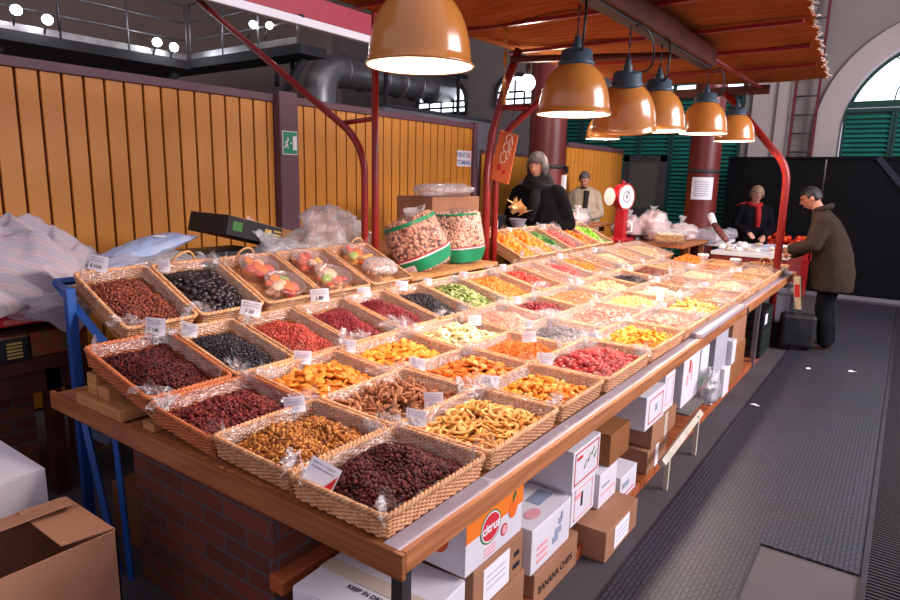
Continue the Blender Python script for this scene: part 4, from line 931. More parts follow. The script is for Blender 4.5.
# ------------------------------------------------------------------ the trays and their contents
# row, x0, x1, content words, place words, piece name, category, shape, material, piece size, individuals, cover, tag (u, v, price) or None
T = [
 (1, 1.19, 1.712, 'dark purple raisins', 'at the near table corner', 'raisins', 'raisins', 'raisin', 'raisin_purple', .0095, 0, 0, (-.97, .55, 'K')),
 (1, 1.72, 2.275, 'pale dried apple rings', 'second along the aisle edge', 'apple_ring', 'dried fruit', 'ring', 'apple', .026, 75, 0, (-.82, .9, '')),
 (1, 2.285, 2.75, 'yellow orange pineapple pieces', 'third along the aisle edge', 'pineapple_piece', 'dried fruit', 'flake', 'yelloworange', .02, 90, 0, (-.9, .9, '')),
 (1, 2.76, 3.42, 'red dried strawberries', 'on the aisle edge beside the yellow mango', 'strawberry', 'dried fruit', 'strawberry', 'strawberry', .022, 100, 0, (-.85, .85, '')),
 (1, 3.43, 4.05, 'bright yellow mango slices', 'on the aisle edge just before the loose plank', 'mango_slice', 'dried fruit', 'melon', 'mango', .034, 60, 0, (-.9, .85, '')),
 (1, 4.06, 4.64, 'pale pink candied flakes', 'beside the start of the loose plank', 'candied_flakes', 'dried fruit', 'flake', 'pink', .018, 0, 1, None),
 (1, 4.65, 5.23, 'pale yellow melon slices', 'beside the middle of the loose plank', 'melon_slice', 'dried fruit', 'melon', 'paleyellow', .036, 55, 0, (-.85, .8, '')),
 (1, 5.24, 5.85, 'bright orange candied strips', 'beside the far end of the loose plank', 'candied_strips', 'dried fruit', 'thread', 'orangestrip', .017, 0, 1, None),
 (1, 5.86, 6.5, 'beige round nuts', 'on the aisle edge past the loose plank', 'pale_nuts', 'nuts', 'nut', 'nutpale', .011, 0, 1, (-.7, .8, '')),
 (1, 6.51, 7.15, 'light tan nuts', 'on the aisle edge near the far post', 'tan_nuts', 'nuts', 'almond', 'tan', .013, 0, 0, None),
 (1, 7.16, 7.85, 'reddish brown nuts', 'on the aisle edge beside the far post', 'reddish_nuts', 'nuts', 'almond', 'hazel', .012, 0, 1, (-.6, .8, '')),
 (2, 1.205, 1.69, 'golden sultanas', 'behind the dark purple raisins', 'sultanas', 'raisins', 'golden', 'raisin_golden', .0105, 0, 0, (.55, .95, '')),
 (2, 1.70, 2.25, 'brown dried banana strips', 'right of the golden sultanas', 'banana_strip', 'dried fruit', 'strip', 'brownstrip', .024, 80, 0, (.05, -.95, '')),
 (2, 2.26, 2.76, 'deep orange dried apricots', 'behind the yellow orange pineapple pieces', 'dried_apricot', 'dried fruit', 'apricot', 'apricot_dark', .026, 70, 0, (-.9, .9, '')),
 (2, 2.77, 3.22, 'orange candied peel strips', 'right of the deep orange apricots', 'peel_strips', 'dried fruit', 'thread', 'orangestrip', .014, 0, 0, (.8, .1, '')),
 (2, 3.23, 3.75, 'blue grey dried fruit', 'behind the red strawberries', 'dried_plums', 'dried fruit', 'raisin', 'bluegrey', .013, 0, 1, (-.2, .95, '')),
 (2, 3.76, 4.5, 'salmon pink candied flakes', 'right of the blue grey fruit', 'candied_flakes', 'dried fruit', 'flake', 'pinkred', .02, 0, 1, None),
 (2, 4.51, 5.1, 'pale yellow candied threads', 'behind the pale yellow melon slices', 'candied_threads', 'dried fruit', 'thread', 'yellowthread', .013, 0, 0, (.8, -.8, '')),
 (2, 5.11, 5.75, 'white dried flakes', 'right of the pale yellow threads', 'dried_flakes', 'dried fruit', 'flake', 'cream', .014, 0, 0, None),
 (2, 5.76, 6.35, 'brown craggy nut pieces', 'right of the white flakes', 'nut_pieces', 'nuts', 'chunk', 'nutbrown', .014, 0, 1, (-.5, .9, '')),
 (2, 6.36, 6.98, 'pale round nuts', 'behind the light tan nuts', 'round_nuts', 'nuts', 'nut', 'nutpale', .012, 0, 1, None),
 (2, 6.99, 7.6, 'mid brown nut pieces', 'behind the reddish brown nuts', 'nut_pieces', 'nuts', 'almond', 'nutbrown', .013, 0, 0, (-.6, .9, '')),
 (3, 1.205, 1.68, 'wine red raisins', 'behind the golden sultanas', 'red_raisins', 'raisins', 'raisin', 'raisin_red', .0115, 0, 0, None),
 (3, 1.69, 2.2, 'flat orange apricots', 'right of the wine red raisins', 'flat_apricot', 'dried fruit', 'apricot', 'apricot', .024, 80, 0, (.1, .98, '')),
 (3, 2.21, 2.75, 'light orange apricots', 'behind the deep orange apricots', 'light_apricot', 'dried fruit', 'apricot', 'apricot_light', .024, 80, 0, (-.85, .95, '')),
 (3, 2.76, 3.3, 'cream coloured pineapple rings', 'right of the light orange apricots', 'pineapple_ring', 'dried fruit', 'bigring', 'pineapple', .034, 45, 0, (.9, .2, '')),
 (3, 3.31, 3.82, 'coral red candied cubes', 'right of the cream pineapple rings', 'candied_cubes', 'dried fruit', 'cube', 'pinkred', .011, 0, 1, None),
 (3, 3.83, 4.3, 'dark red cherries', 'right of the coral candied cubes', 'dried_cherries', 'dried fruit', 'raisin', 'cran_dark', .012, 0, 0, (-.3, .9, '')),
 (3, 4.31, 4.95, 'light orange candied threads', 'behind the pale yellow threads', 'candied_threads', 'dried fruit', 'thread', 'apricot', .012, 0, 1, None),
 (3, 4.96, 5.6, 'greenish mixed seeds and nuts', 'behind the white flakes', 'mixed_nuts', 'nuts', 'chunk', 'nutpale', .014, 0, 0, (-.7, .9, '')),
 (3, 5.61, 6.15, 'small black currants', 'right of the mixed seeds and nuts', 'black_currants', 'raisins', 'raisin', 'raisin_black', .012, 0, 0, None),
 (3, 6.16, 6.75, 'dark brown dates', 'right of the small black currants', 'dates', 'dried fruit', 'prune', 'date', .018, 0, 0, (-.5, .9, '')),
 (3, 6.76, 7.4, 'tan brown curved nuts', 'right of the dark brown dates', 'curved_nuts', 'nuts', 'almond', 'tan', .013, 0, 1, None),
 (4, 1.205, 1.6, 'very dark red raisins', 'at the left end over wooden blocks', 'dark_raisins', 'raisins', 'raisin', 'raisin_purple', .0095, 0, 0, (.62, .93, '€ 1,80')),
 (4, 1.61, 1.95, 'shiny black raisins', 'right of the very dark red raisins', 'black_raisins', 'raisins', 'raisin', 'raisin_black', .0095, 0, 0, (-.75, .8, '')),
 (4, 1.96, 2.33, 'rust red dried berries', 'right of the shiny black raisins', 'dried_berries', 'dried fruit', 'cran', 'cran_red', .0085, 0, 0, (-.6, .97, '2,50')),
 (4, 2.34, 2.73, 'dark crimson dried berries', 'right of the rust red dried berries', 'dark_cranberries', 'dried fruit', 'cran', 'cran_dark', .0085, 0, 0, (.05, .97, '1,80')),
 (4, 2.74, 3.1, 'ruby red dried berries', 'right of the dark crimson dried berries', 'sour_cherries', 'dried fruit', 'cran', 'cran_dark', .0085, 0, 0, (.0, .97, '')),
 (4, 3.11, 3.48, 'matt black dried berries', 'in front of the left nut sack', 'dried_blueberries', 'dried fruit', 'raisin', 'raisin_black', .010, 0, 0, (-.1, .97, '')),
 (4, 3.49, 3.95, 'green kiwi slices', 'in front of the right nut sack', 'kiwi_slices', 'dried fruit', 'flake', 'kiwi', .02, 0, 0, (-.7, .95, '')),
 (4, 3.96, 4.46, 'orange candied cubes', 'in front of the rear post', 'candied_cubes', 'dried fruit', 'cube', 'apricot_dark', .012, 0, 0, (-.8, .95, '')),
 (4, 4.47, 4.84, 'scarlet candied cherries', 'right of the rear post', 'candied_cherries', 'dried fruit', 'flake', 'red', .019, 0, 0, (-.2, .95, '')),
 (4, 4.85, 5.16, 'pale salmon candied peel', 'right of the scarlet cherries', 'pale_peel', 'dried fruit', 'thread', 'pink', .012, 0, 1, None),
 (4, 5.17, 5.55, 'raspberry red candied flakes', 'right of the pale salmon peel', 'red_flakes', 'dried fruit', 'flake', 'red', .016, 0, 1, None),
 (4, 5.56, 5.95, 'amber yellow candied strips', 'right of the raspberry red flakes', 'amber_strips', 'dried fruit', 'thread', 'yelloworange', .015, 0, 0, (-.2, .95, '')),
 (4, 5.96, 6.3, 'brown elongated nuts', 'right of the amber yellow strips', 'brown_nuts', 'nuts', 'almond', 'nutbrown', .012, 0, 1, None),
 (4, 6.31, 6.75, 'pale elongated nuts', 'right of the brown elongated nuts', 'peeled_nuts', 'nuts', 'almond', 'nutpale', .012, 0, 1, (.1, .95, '')),
 (4, 6.76, 7.3, 'light brown small nuts', 'in front of the red scale', 'small_nuts', 'nuts', 'almond', 'tan', .010, 0, 1, None),
 (4, 7.31, 7.95, 'tan round kernels', 'in front of the yellow bowl', 'kernels', 'nuts', 'nut', 'hazel', .010, 0, 1, None),
 (5, 1.41, 1.79, 'reddish brown raisins', 'raised on the blue trestle', 'brown_raisins', 'raisins', 'raisin', 'raisin_brown', .0105, 0, 0, (-.45, .97, '€ 10,50')),
 (5, 1.80, 2.2, 'big black prunes', 'with a ring handle', 'prune', 'dried fruit', 'prune', 'prune', .021, 130, 0, (-.8, .85, '')),
 (5, 5.07, 5.43, 'whole small round orange fruits', 'right behind the rear post', 'orange_fruit', 'fruit', 'mandarin', 'mandarin', .033, 45, 0, None),
 (5, 5.44, 5.8, 'small orange mandarins', 'right of the whole orange fruits at the back', 'mandarin', 'fruit', 'mandarin', 'mandarin', .035, 40, 0, (-.4, .9, '')),
 (5, 5.81, 6.15, 'dark green candied pieces', 'in front of the seller', 'candied_pieces', 'dried fruit', 'flake', 'leafgreen', .02, 0, 0, None),
 (5, 6.16, 6.52, 'crimson candied pieces', 'at the back right below the seller', 'crimson_pieces', 'dried fruit', 'flake', 'red', .018, 0, 1, (-.3, .9, '')),
 (5, 6.53, 6.9, 'vivid orange candied pieces', 'at the back left of the old scale', 'orange_pieces', 'dried fruit', 'flake', 'mandarin', .02, 0, 0, None),
 (5, 6.91, 7.3, 'lime green candied pieces', 'at the foot of the red scale', 'lime_pieces', 'dried fruit', 'flake', 'limegreen', .022, 0, 0, (-.3, .9, '')),
]
def price_card(M, w, h, price, lab, red=False):
    """card in local XZ plane, facing local -Y"""
    t = thing('price_card', lab, 'price tag', (0, 0, 0)); t.matrix_world = M
    b = MB()
    def fn(u, v): return ((u-.5)*w, .006*(2*u-1)**2-.004+.003*math.sin(5*v), (v)*h)
    b.grid(6, 4, fn); n = len(b.v); b.grid(6, 4, lambda u, v: (fn(u, v)[0], fn(u, v)[1]+.0012, fn(u, v)[2]))
    cd_ = b.build('card', M_paper, t, local=True)
    b = MB(); b.tube([(0, .003, h*.3), (0, .004, -.045)], .002, 5); b.build('stick', mat('card_stick', '#cfc7c0', rough=.5), t, local=True)
    # handwriting: scribbled lines, then the price
    b = MB()
    for k in range(2 if price else 3):
        z = h*(.84-.17*k); x = -w*.38
        while x < w*.36:
            L_ = random.uniform(.006, .014)
            b.tube([(x+L_*i/4, -.0058, z+.0035*math.sin(i*2.1+x*900)) for i in range(5)], .0007, 4, caps=False); x += L_+.003
    if price == '': b.tube([(-w*.2, -.0056, h*.22), (-w*.1, -.0056, h*.3), (w*.02, -.0056, h*.2), (w*.12, -.0056, h*.3), (w*.2, -.0056, h*.22)], .0012, 4)
    b.build('writing', M_black if price else M_blueprint, cd_, local=True)
    if price and price != 'K': text(price, h*(.27 if len(price) > 4 else .36), (0, -.0085, h*.3), (1, 0, 0), (0, 0, 1), M_black, cd_, 'price', .0006, world=False)
    if red:
        b = MB(); b.add([(w*.2, -.0062, 0.0), (w*.5, -.0068, 0), (w*.5, -.0068, h*.75)], [(0, 1, 2)]); b.build('red_corner', M_redprint, cd_, local=True)
    return t
RIN = mat('handle_cane', '#c99a6a', '#b98654', 40, rough=.5)
for k, (r, x0, x1, words, place, pname, cat, shape, fm, size, nind, cover, tg) in enumerate(T):
    Bd = BA if r <= 3 else BB; ty = 'A' if r <= 3 else 'B'
    L_, W_, H_ = Bd; xc = (x0+x1)/2; sx = (x1-x0-.004)/L_
    M = rowM(r, xc, random.uniform(-.004, .004), random.uniform(-.012, .012))
    t = thing('wicker_tray', f'wicker tray of {words}, {place}', 'basket', (0, 0, 0), None, 'wicker trays on the fruit table'); t.matrix_world = M
    reddish = (k in (0, 11, 22, 33) and k in (22, 33))
    src = (WAr if reddish else WA) if ty == 'A' else (WBr if reddish else WB)
    S_ = Matrix.Diagonal((sx, 1, 1, 1))
    inst('woven_side', src[0], t, S_); inst('braided_rim', src[1], t, S_)
    if cover: inst('film_cover', COV[(ty, k % 2)], t, S_)
    o = inst('film_liner', LIN[(ty, k % 3)], t, S_ @ Matrix.Rotation(PI*(k % 2), 4, 'Z'))
    for cn in random.sample([(-1, 1), (1, 1), (-1, -1), (1, -1)], 2 if xc < 6 else 1):
        inst('film_tuft', TUFT[random.randrange(4)], o, Matrix.Translation((cn[0]*(L_/2-.04), cn[1]*(W_/2-.045), H_-.015)) @ Matrix.Rotation(random.uniform(0, 6.3), 4, 'Z') @ Matrix.Scale(random.uniform(.8, 1.35), 4))
    if pname in ('prune', 'orange_fruit') or k == 10:
        b = MB(); yy = W_/2-.005 if k != 10 else 0; xx = 0 if k != 10 else L_*sx/2-.02
        b.tube([(xx+.075*math.cos(a), yy+.01*math.sin(a*2), H_+.0+.07*math.sin(a)) for a in [PI*i/14 for i in range(15)]], .008, 8); b.build('handle', RIN, t, local=True)
    ix, iy = L_*sx-.075, W_-.075
    big = nind > 0
    near = xc < 3.0
    if size > .016: lay, spf = 2, 1.25
    else: lay, spf = 2, (1.25 if near else 1.55)
    hb = dict(h0=.018, bump=.056)
    if pname == 'raisins': hb = dict(h0=.03, bump=.066)
    if 'orange_fruit' == pname or 'mandarins' in words: hb = dict(h0=.05, bump=.03)
    heap(M, ix, iy, shape, fm, size if near or size > .016 else size*1.15, pname if not big else pname+'_layer', f'{"lower layer of " if big else "heap of "}{words} in a wicker tray', cat, k*1.37, layers=lay, sp=size*spf*(1.0 if near or size > .016 else 1.0), ind=nind,
         ind_name=pname, ind_label=f'one of the {words} in a wicker tray', ind_group=f'{words} in one tray', mode='flat' if shape in ('apricot', 'ring', 'bigring', 'melon', 'flake') and random.random() < 2 else 'rand', **hb)
    if tg:
        u, v, price = tg; lp = M @ V((u*L_*sx/2*.93, v*W_/2*(.98 if len(price) > 1 else .93), H_+(.008 if len(price) > 1 else -.012)))
        far = xc > 3.3; w, h = ((.062, .05) if far else (.084, .064)) if price == '' else (.112, .08)
        yaw = math.radians(-62+random.uniform(-14, 14)) if price != 'K' else math.radians(-80)
        Mt = Matrix.Translation(lp) @ Matrix.Rotation(yaw, 4, 'Z') @ Matrix.Rotation(random.uniform(-.15, .15) if price != 'K' else .25, 4, 'Y') @ Matrix.Rotation(-.25 if price != 'K' else -.6, 4, 'X')
        price_card(Mt, w, h, price, f'white price card stuck in the tray of {words}', red=(price == 'K'))

# ------------------------------------------------------------------ tubs of candied fruit in trays at the back
M_tub = filmmat('tub_plastic', '#fff6f2', fac=.10, edge=.35, milk=.25, rough=.08)
CF = [fruitmat('cf%d' % i, c, .25, .5, .1) for i, c in enumerate([['#e8741a', '#f08c2c', '#e06414'], ['#d85a34', '#e87850', '#c44a2a'], ['#86b83a', '#9cc850', '#78a832'], ['#f0c8a0', '#f4d8bc', '#e8b890'], ['#c23024', '#d44a36', '#a8241e'], ['#e8b040', '#f0c058', '#dca030']])]
tub_shapes = [mk_blob(2, (1, .85, .5), 1.1, .2, q, .3) for q in (40, 41, 42)]
cfm = {}
for ci, m in enumerate(CF):
    for k, (v, f) in enumerate(tub_shapes):
        me = bpy.data.meshes.new('candied'); me.from_pydata(v.tolist(), [], f); me.polygons.foreach_set('use_smooth', [True]*len(f)); me.update(); me.materials.append(m); cfm[(ci, k)] = me
def tub_meshes(r):
    b = MB(); b.lathe([(r*.72, 0), (r*.8, .004), (r*.96, .075), (r, .08), (r*1.04, .082), (r*1.04, .086), (r*.98, .086), (r*.93, .074), (r*.78, .008), (.001, .006)], 36); m1 = b.mesh('tub', [M_tub])
    b = MB(); b.lathe([(r*1.05, .080), (r*1.06, .09), (r*1.0, .094), (r*.95, .087), (r*.4, .0895), (.001, .091)], 36); m2 = b.mesh('lid', [M_tub])
    return m1, m2
TUBM = tub_meshes(.118)
tr = [((2.21, 2.62), 'two tubs of bright candied fruit', 'right of the black prunes', [(.0, .12, 'rear tub of the pair right of the prunes, orange fruit on top', [0, 0, 0, 3, 4, 1, 0, 4]), (.03, -.10, 'front tub of the pair right of the prunes, with one green piece', [1, 3, 0, 2, 3, 1, 0, 4])]),
      ((2.63, 3.06), 'tubs of pink and brownish candied fruit', 'fourth along the raised back row', [(-.02, .13, 'rear tub of the fourth raised tray, dull reddish fruit under a hazy lid', [4, 1, 3, 4, 1, 5]), (.0, -.09, 'front tub of the fourth raised tray, pale peach fruit', [3, 3, 1, 3, 2, 4, 3])]),
      ((3.07, 3.5), 'a tub and a nut bag', 'just left of the nut sacks', [(.0, .12, 'tub of orange and yellow fruit left of the nut sacks', [0, 0, 5, 0, 2, 5, 4])])]
for k, ((x0, x1), words, place, tubs) in enumerate(tr):
    L_, W_, H_ = BB; xc = (x0+x1)/2; sx = (x1-x0-.004)/L_; M = rowM(5, xc)
    t = thing('wicker_tray', f'wicker tray holding {words}, {place}', 'basket', (0, 0, 0), None, 'wicker trays on the fruit table'); t.matrix_world = M
    S_ = Matrix.Diagonal((sx, 1, 1, 1)); inst('woven_side', WB[0], t, S_); inst('braided_rim', WB[1], t, S_); inst('film_liner', LIN[('B', k)], t, S_)
    if k != 1:
        b = MB(); b.tube([(.1*(k > 1)+.06*math.cos(a), W_/2-.005, H_+.06*math.sin(a)) for a in [PI*i/14 for i in range(15)]], .007, 8); b.build('handle', RIN, t, local=True)
    for (dx, dy, lab, cols) in tubs:
        Mt = M @ Matrix.Translation((dx, dy, .012)) @ Matrix.Rotation(random.uniform(-.05, .05), 4, 'X')
        tb = thing('fruit_tub', 'clear plastic '+lab, 'tub', (0, 0, 0), None, 'plastic tubs of candied fruit'); tb.matrix_world = Mt
        inst('bowl', TUBM[0], tb); inst('lid', TUBM[1], tb)
        for i in range(2*len(cols)+3):
            ci = cols[i % len(cols)]; a = i*2.4; rr = .078*math.sqrt((i % (len(cols)))/len(cols)) if i < len(cols) else .085*random.random()
            z = .064 if i < len(cols) else .03
            o = bpy.data.objects.new('candied_fruit', cfm[(ci, i % 3)]); COL.objects.link(o)
            o.matrix_world = Mt @ Matrix.Translation((rr*math.cos(a), rr*math.sin(a), z+random.uniform(-.004, .006))) @ Euler((random.uniform(-.5, .5), random.uniform(-.5, .5), a)).to_matrix().to_4x4() @ Matrix.Scale(.041*random.uniform(.85, 1.1), 4)
            tag(o, f'candied fruit piece in the {lab.split(",")[0]}', 'candied fruit', f'candied fruit in the {lab.split(",")[0]}')
# small twisted bag of nuts in the third tub tray
Mb = rowM(5, 3.27, -.12)
t = thing('nut_bag', 'small clear bag of brown nuts in the tray left of the nut sacks', 'bag', (0, 0, 0)); t.matrix_world = Mb @ Matrix.Translation((0, 0, .01))
b = MB(); b.grid(20, 12, lambda u, v: (lambda a, p: ((.15+.012*math.sin(5*a))*math.cos(a)*math.sin(p), (.10+.01*math.sin(4*a))*math.sin(a)*math.sin(p), .055-.05*math.cos(p)+.01*nz3(a, p, 0, 3)))(2*PI*u, PI*v)); b.build('bag_film', M_bag, t, local=True)
P = np.array([(.12*math.sqrt(random.random())*math.cos(a)*1.05, .08*math.sqrt(random.random())*math.sin(a), .02+.05*random.random()) for a in np.linspace(0, 60, 160)])
me = arrmesh('nuts', SHAPES['nut'], P, rotmats(len(P), 'rand'), np.full(len(P), .013), FM['tan']); o = bpy.data.objects.new('nuts', me); COL.objects.link(o); o.parent = t; o['kind'] = 'stuff'
# ------------------------------------------------------------------ nut sacks and plastic bags
M_sackfilm = filmmat('sack_film', '#fff8f4', fac=.07, edge=.3, milk=.3, rough=.12)
M_greenprint = mat('sack_green', '#0f8a5a', '#0c7a50', 5, rough=.35, spec=.5)
FM['sackbrown'] = fruitmat('f40', ['#c08a70', '#cf9c82', '#ae765c', '#d8ac94'], .5, .3); FM['sackpale'] = fruitmat('f41', ['#deb49c', '#e8c4ae', '#d0a086', '#ecd0bc'], .5, .3)
def sack(p, h, r, lean, yaw, nutshape, fm, nsz, lab):
    M = Matrix.Translation(p) @ Matrix.Rotation(yaw, 4, 'Z') @ Matrix.Rotation(lean, 4, 'Y')
    t = thing('nut_sack', lab, 'sack', (0, 0, 0), None, None); t.matrix_world = M
    def prof(v): return r*(.78+.34*math.sin(PI*min(1, .12+v*.8))**.8)*(1 if v < .86 else 1-.9*((v-.86)/.14)**1.5)
    def pt(u, v, k=1): a = 2*PI*u; R_ = prof(v)*k*(1+.04*math.sin(3*a+7*v)+.03*math.sin(7*a)); return (R_*math.cos(a), R_*math.sin(a)*.8, v*h)
    b = MB(); b.grid(36, 24, lambda u, v: pt(u, v)); b.build('sack_film', M_sackfilm, t, local=True)
    P = []
    n = int(2*PI*r*h/(nsz*1.5)**2*1.15)
    for i in range(n):
        u, v = random.random(), random.uniform(.02, .9); q = pt(u, v, .97-nsz/r*.6); P.append(q)
    for i in range(n//3): u, v, k = random.random(), random.uniform(.02, .88), random.uniform(.4, .85); P.append(pt(u, v, k))
    P = np.array(P); me = arrmesh('nuts', SHAPES[nutshape], P, rotmats(len(P), 'rand'), nsz*RNG.uniform(.85, 1.1, len(P)), FM[fm]); o = bpy.data.objects.new('nuts', me); COL.objects.link(o); o.parent = t; o['kind'] = 'stuff'; o['label'] = 'pale nuts pressed against the clear film'
    core = MB(); core.grid(20, 10, lambda u, v: pt(u, .02+v*.86, .8)); core.build('nut_core', FM[fm], t, local=True)
    return t, pt
def band(t, pt, v0, v1, u0, u1, m, nm, k=1.02, slant=0.):
    b = MB(); b.grid(30, 6, lambda u, v: pt(u0+(u1-u0)*u, v0+(v1-v0)*v+slant*math.sin(2*PI*(u0+(u1-u0)*u)), k)); return b.build(nm, m, t, local=True)
t, pt = sack((3.95, 3.05, 1.035), .47, .205, math.radians(-22), math.radians(-52), 'mandarin', 'sackbrown', .0175, 'fat clear sack of round brown nuts leaning left, with green and white band')
band(t, pt, .07, .27, 0, 1, M_greenprint, 'green_band', 1.05, .03); band(t, pt, .27, .295, 0, 1, M_paper, 'white_stripe', 1.05, .03); band(t, pt, .30, .32, 0, 1, M_redprint, 'red_stripe', 1.05, .03)
band(t, pt, .80, .86, 0, 1, M_greenprint, 'green_top_band', 1.02)
def facing_label(t, pt, u0, u1, v0, v1):
    band(t, pt, v0, v1, u0, u1, M_paper, 'label', 1.065, .03); 
    for k in range(2): band(t, pt, v0+(v1-v0)*(.25+.35*k), v0+(v1-v0)*(.42+.35*k), u0+.015, u1-.015, M_pinkprint, 'label_print', 1.072, .03)
facing_label(t, pt, .52, .70, .09, .2)
t, pt = sack((4.5, 3.12, 1.035), .47, .2, math.radians(-4), math.radians(-50), 'nut', 'sackpale', .0125, 'fat clear sack of pale shelled nuts beside the rear post, with green band')
band(t, pt, .05, .28, .48, .98, M_greenprint, 'green_band', 1.05, .03); band(t, pt, .29, .305, .48, .98, M_paper, 'white_stripe', 1.026, .03); band(t, pt, .315, .33, .48, .98, M_redprint, 'red_stripe', 1.026, .03); band(t, pt, .86, .9, .2, .9, M_greenprint, 'green_top_band', 1.03)
def plastic_bag(p, sx, sy, sz, lab, seed, m=M_bag, tuft=False, cat='bag', name='plastic_bag', spike=.25):
    b = MB(); q = seed*5.1
    def fn(u, v):
        a = 2*PI*u; ph = PI*v; x, y, z = math.cos(a)*math.sin(ph), math.sin(a)*math.sin(ph), -math.cos(ph)
        k = 1+spike*nz3(x+q, y, z, 1.6)+spike*.6*nz3(x, y+q, z, 4)+spike*.25*abs(nz3(x, y, z+q, 10))
        zz = max(z*k, -.8)
        return (p[0]+x*k*sx, p[1]+y*k*sy, p[2]+(zz+.8)*sz/1.8)
    b.grid(36, 24, fn); o = b.build(name, m); return tag(o, lab, cat)
# crumpled clear bags behind the tubs
plastic_bag((3.42, 3.62, 1.12), .34, .16, .36, 'crumpled clear plastic bag standing behind the tubs and left of the nut sacks', 1, spike=.6)
plastic_bag((2.95, 3.6, 1.12), .22, .12, .18, 'low wrinkled plastic sheet behind the tub trays', 2)
b = MB(); b.grid(8, 3, lambda u, v: V((2.72, 3.66, 1.43)).lerp(V((2.98, 3.6, 1.2)), u)+V((.03, .03, .07))*(v-.5)*(1+u)); o = b.build('plastic_flap', M_bag); tag(o, 'pointed strip of clear plastic sticking up below the purple post', 'plastic')
b = MB(); b.lathe([(.02, 0), (.05, .05), (.10, .12), (.13, .17)], 24, (4.28, 3.42, 1.32), M=Matrix.Rotation(-.25, 4, 'Y'), sx=1, sy=.5)
for i, v in enumerate(b.v): b.v[i] = (v[0]+.03*nz3(*v, 14), v[1]+.03*nz3(v[1], v[0], v[2], 14), v[2]+.03*nz3(*v, 9))
o = b.build('bag_tuft', M_bag); tag(o, 'tied clear plastic tuft fanning out above the nut sacks', 'bag')
# bench behind with carton, crates
t = thing('back_bench', 'wooden bench behind the trays carrying cartons and crates', 'bench', (3.4, 3.85, 0))
b = MB(); b.box(1.75, 6.3, 3.38, 4.3, 1.08, 1.12); b.build('bench_top', M_wood, t)
for x in (1.8, 3.9, 6.0): b = MB(); b.box(x, x+.06, 3.5, 3.56, 0, 1.08); b.build('leg', M_wood, t); b = MB(); b.box(x, x+.06, 4.2, 4.26, 0, 1.08); b.build('leg', M_wood, t)

def carton(lab, x0, x1, y0, y1, z0, z1, m=M_card, tape=None, rz=0, name='carton', group=None, flaps=True):
    cx_, cy_ = (x0+x1)/2, (y0+y1)/2; t = thing(name, lab, 'box', (cx_, cy_, z0), None, group)
    Mr = Matrix.Rotation(rz, 4, 'Z'); w, d, h = x1-x0, y1-y0, z1-z0
    b = MB(); b.box(-w/2, w/2, -d/2, d/2, 0, h-.004, M=Mr, bev=.004); b.build('body', m, t, local=True)
    if flaps:
        for s in (-1, 1): b = MB(); b.box(-w/2+.001, w/2-.001, (.0015 if s > 0 else -d/2+.001), (d/2-.001 if s > 0 else -.0015), h-.004, h, M=Mr); b.build('top_flap', m, t, local=True)
    if tape:
        b = MB(); b.box(-w/2-.001, w/2+.001, -.03, .03, h-.001, h+.001, M=Mr); b.box(-w/2-.0012, -w/2, -.03, .03, h-.07, h, M=Mr); b.box(w/2, w/2+.0012, -.03, .03, h-.07, h, M=Mr); b.build('tape', tape, t, local=True)
    return t
def rectp(t, m, p0, p1, nm):   # thin print patch given world box
    b = MB(); b.box(p0[0], p1[0], p0[1], p1[1], p0[2], p1[2]); return b.build(nm, m, t)
def frontprint(t, y, x0, x1, z0, z1, m, nm='print'): return rectp(t, m, (x0, y-.0016, z0), (x1, y, z1), nm)
def frameprint(t, y, x0, x1, z0, z1, m, w=.006):
    b = MB()
    for a in [(x0, x1, z0, z0+w), (x0, x1, z1-w, z1), (x0, x0+w, z0, z1), (x1-w, x1, z0, z1)]: b.box(a[0], a[1], y-.0016, y, a[2], a[3])
    return b.build('printed_frame', m, t)
carton('brown cardboard box behind the nut sacks topped by a crumpled plastic bag', 4.92, 5.75, 3.75, 4.2, 1.122, 1.56, M_card)
plastic_bag((5.3, 3.9, 1.56), .42, .2, .13, 'crumpled clear bag with purple print lying on the brown box behind the sacks', 4)
t = carton('dark bottle crate in shade right of the brown box and behind the sacks', 5.8, 6.08, 3.6, 3.9, 1.122, 1.36, M_blackplastic, name='crate', flaps=False)
rectp(t, M_paper, (5.83, 3.597, 1.22), (5.9, 3.6, 1.3), 'label')
# tilted printed black banana style box and blue sack
M_blk2 = mat('black_carton', '#17181a', '#202225', 4, rough=.5)
t = thing('printed_carton', 'black printed fruit carton lid tilted behind the prunes', 'box', (2.85, 3.9, 1.25))
M = Matrix.Translation((2.92, 3.85, 1.26)) @ Matrix.Rotation(math.radians(14), 4, 'Y') @ Matrix.Rotation(math.radians(4), 4, 'Z')
b = MB(); b.box(-.42, .06, -.2, .2, -.01, .12, M=M, bev=.004); b.build('body', M_blk2, t)
b = MB(); b.box(.06, .44, -.2, .2, -.01, .12, M=M, bev=.004); b.build('fruit_photo_end', mat('fruit_photo', '#a8402e', '#4f6a34', 14, rough=.5), t)
b = MB(); b.box(-.42, .44, -.195, .195, .12, .124, M=M); b.build('inner_face', M_card, t)
b = MB(); b.box(-.38, -.3, -.2025, -.2, .03, .09, M=M); b.build('green_print', mat('print_green', '#3f7a3a', rough=.6), t)
b = MB(); b.box(-.1, -.04, -.2025, -.2, .06, .09, M=M)
for k in range(4): b.box(-.02, .05, -.2025, -.2, .01+.024*k, .022+.024*k, M=M)
b.build('gold_print', mat('print_gold', '#b89a50', rough=.6), t)
b = MB(); b.ball(M @ V((-.15, -.2, .05)), .03, sc=(1, .1, 1)); b.build('emblem', mat('print_grey2', '#8f949c', rough=.6), t)
t = carton('dark green fruit crate standing behind the prune tray under the tilted lid', 2.35, 2.8, 3.6, 3.95, 1.122, 1.24, M_blackplastic, name='crate', flaps=False)
t = carton('dark crate end behind the tub trays', 2.85, 3.15, 3.7, 4.05, 1.122, 1.2, M_blackplastic, name='crate', flaps=False)
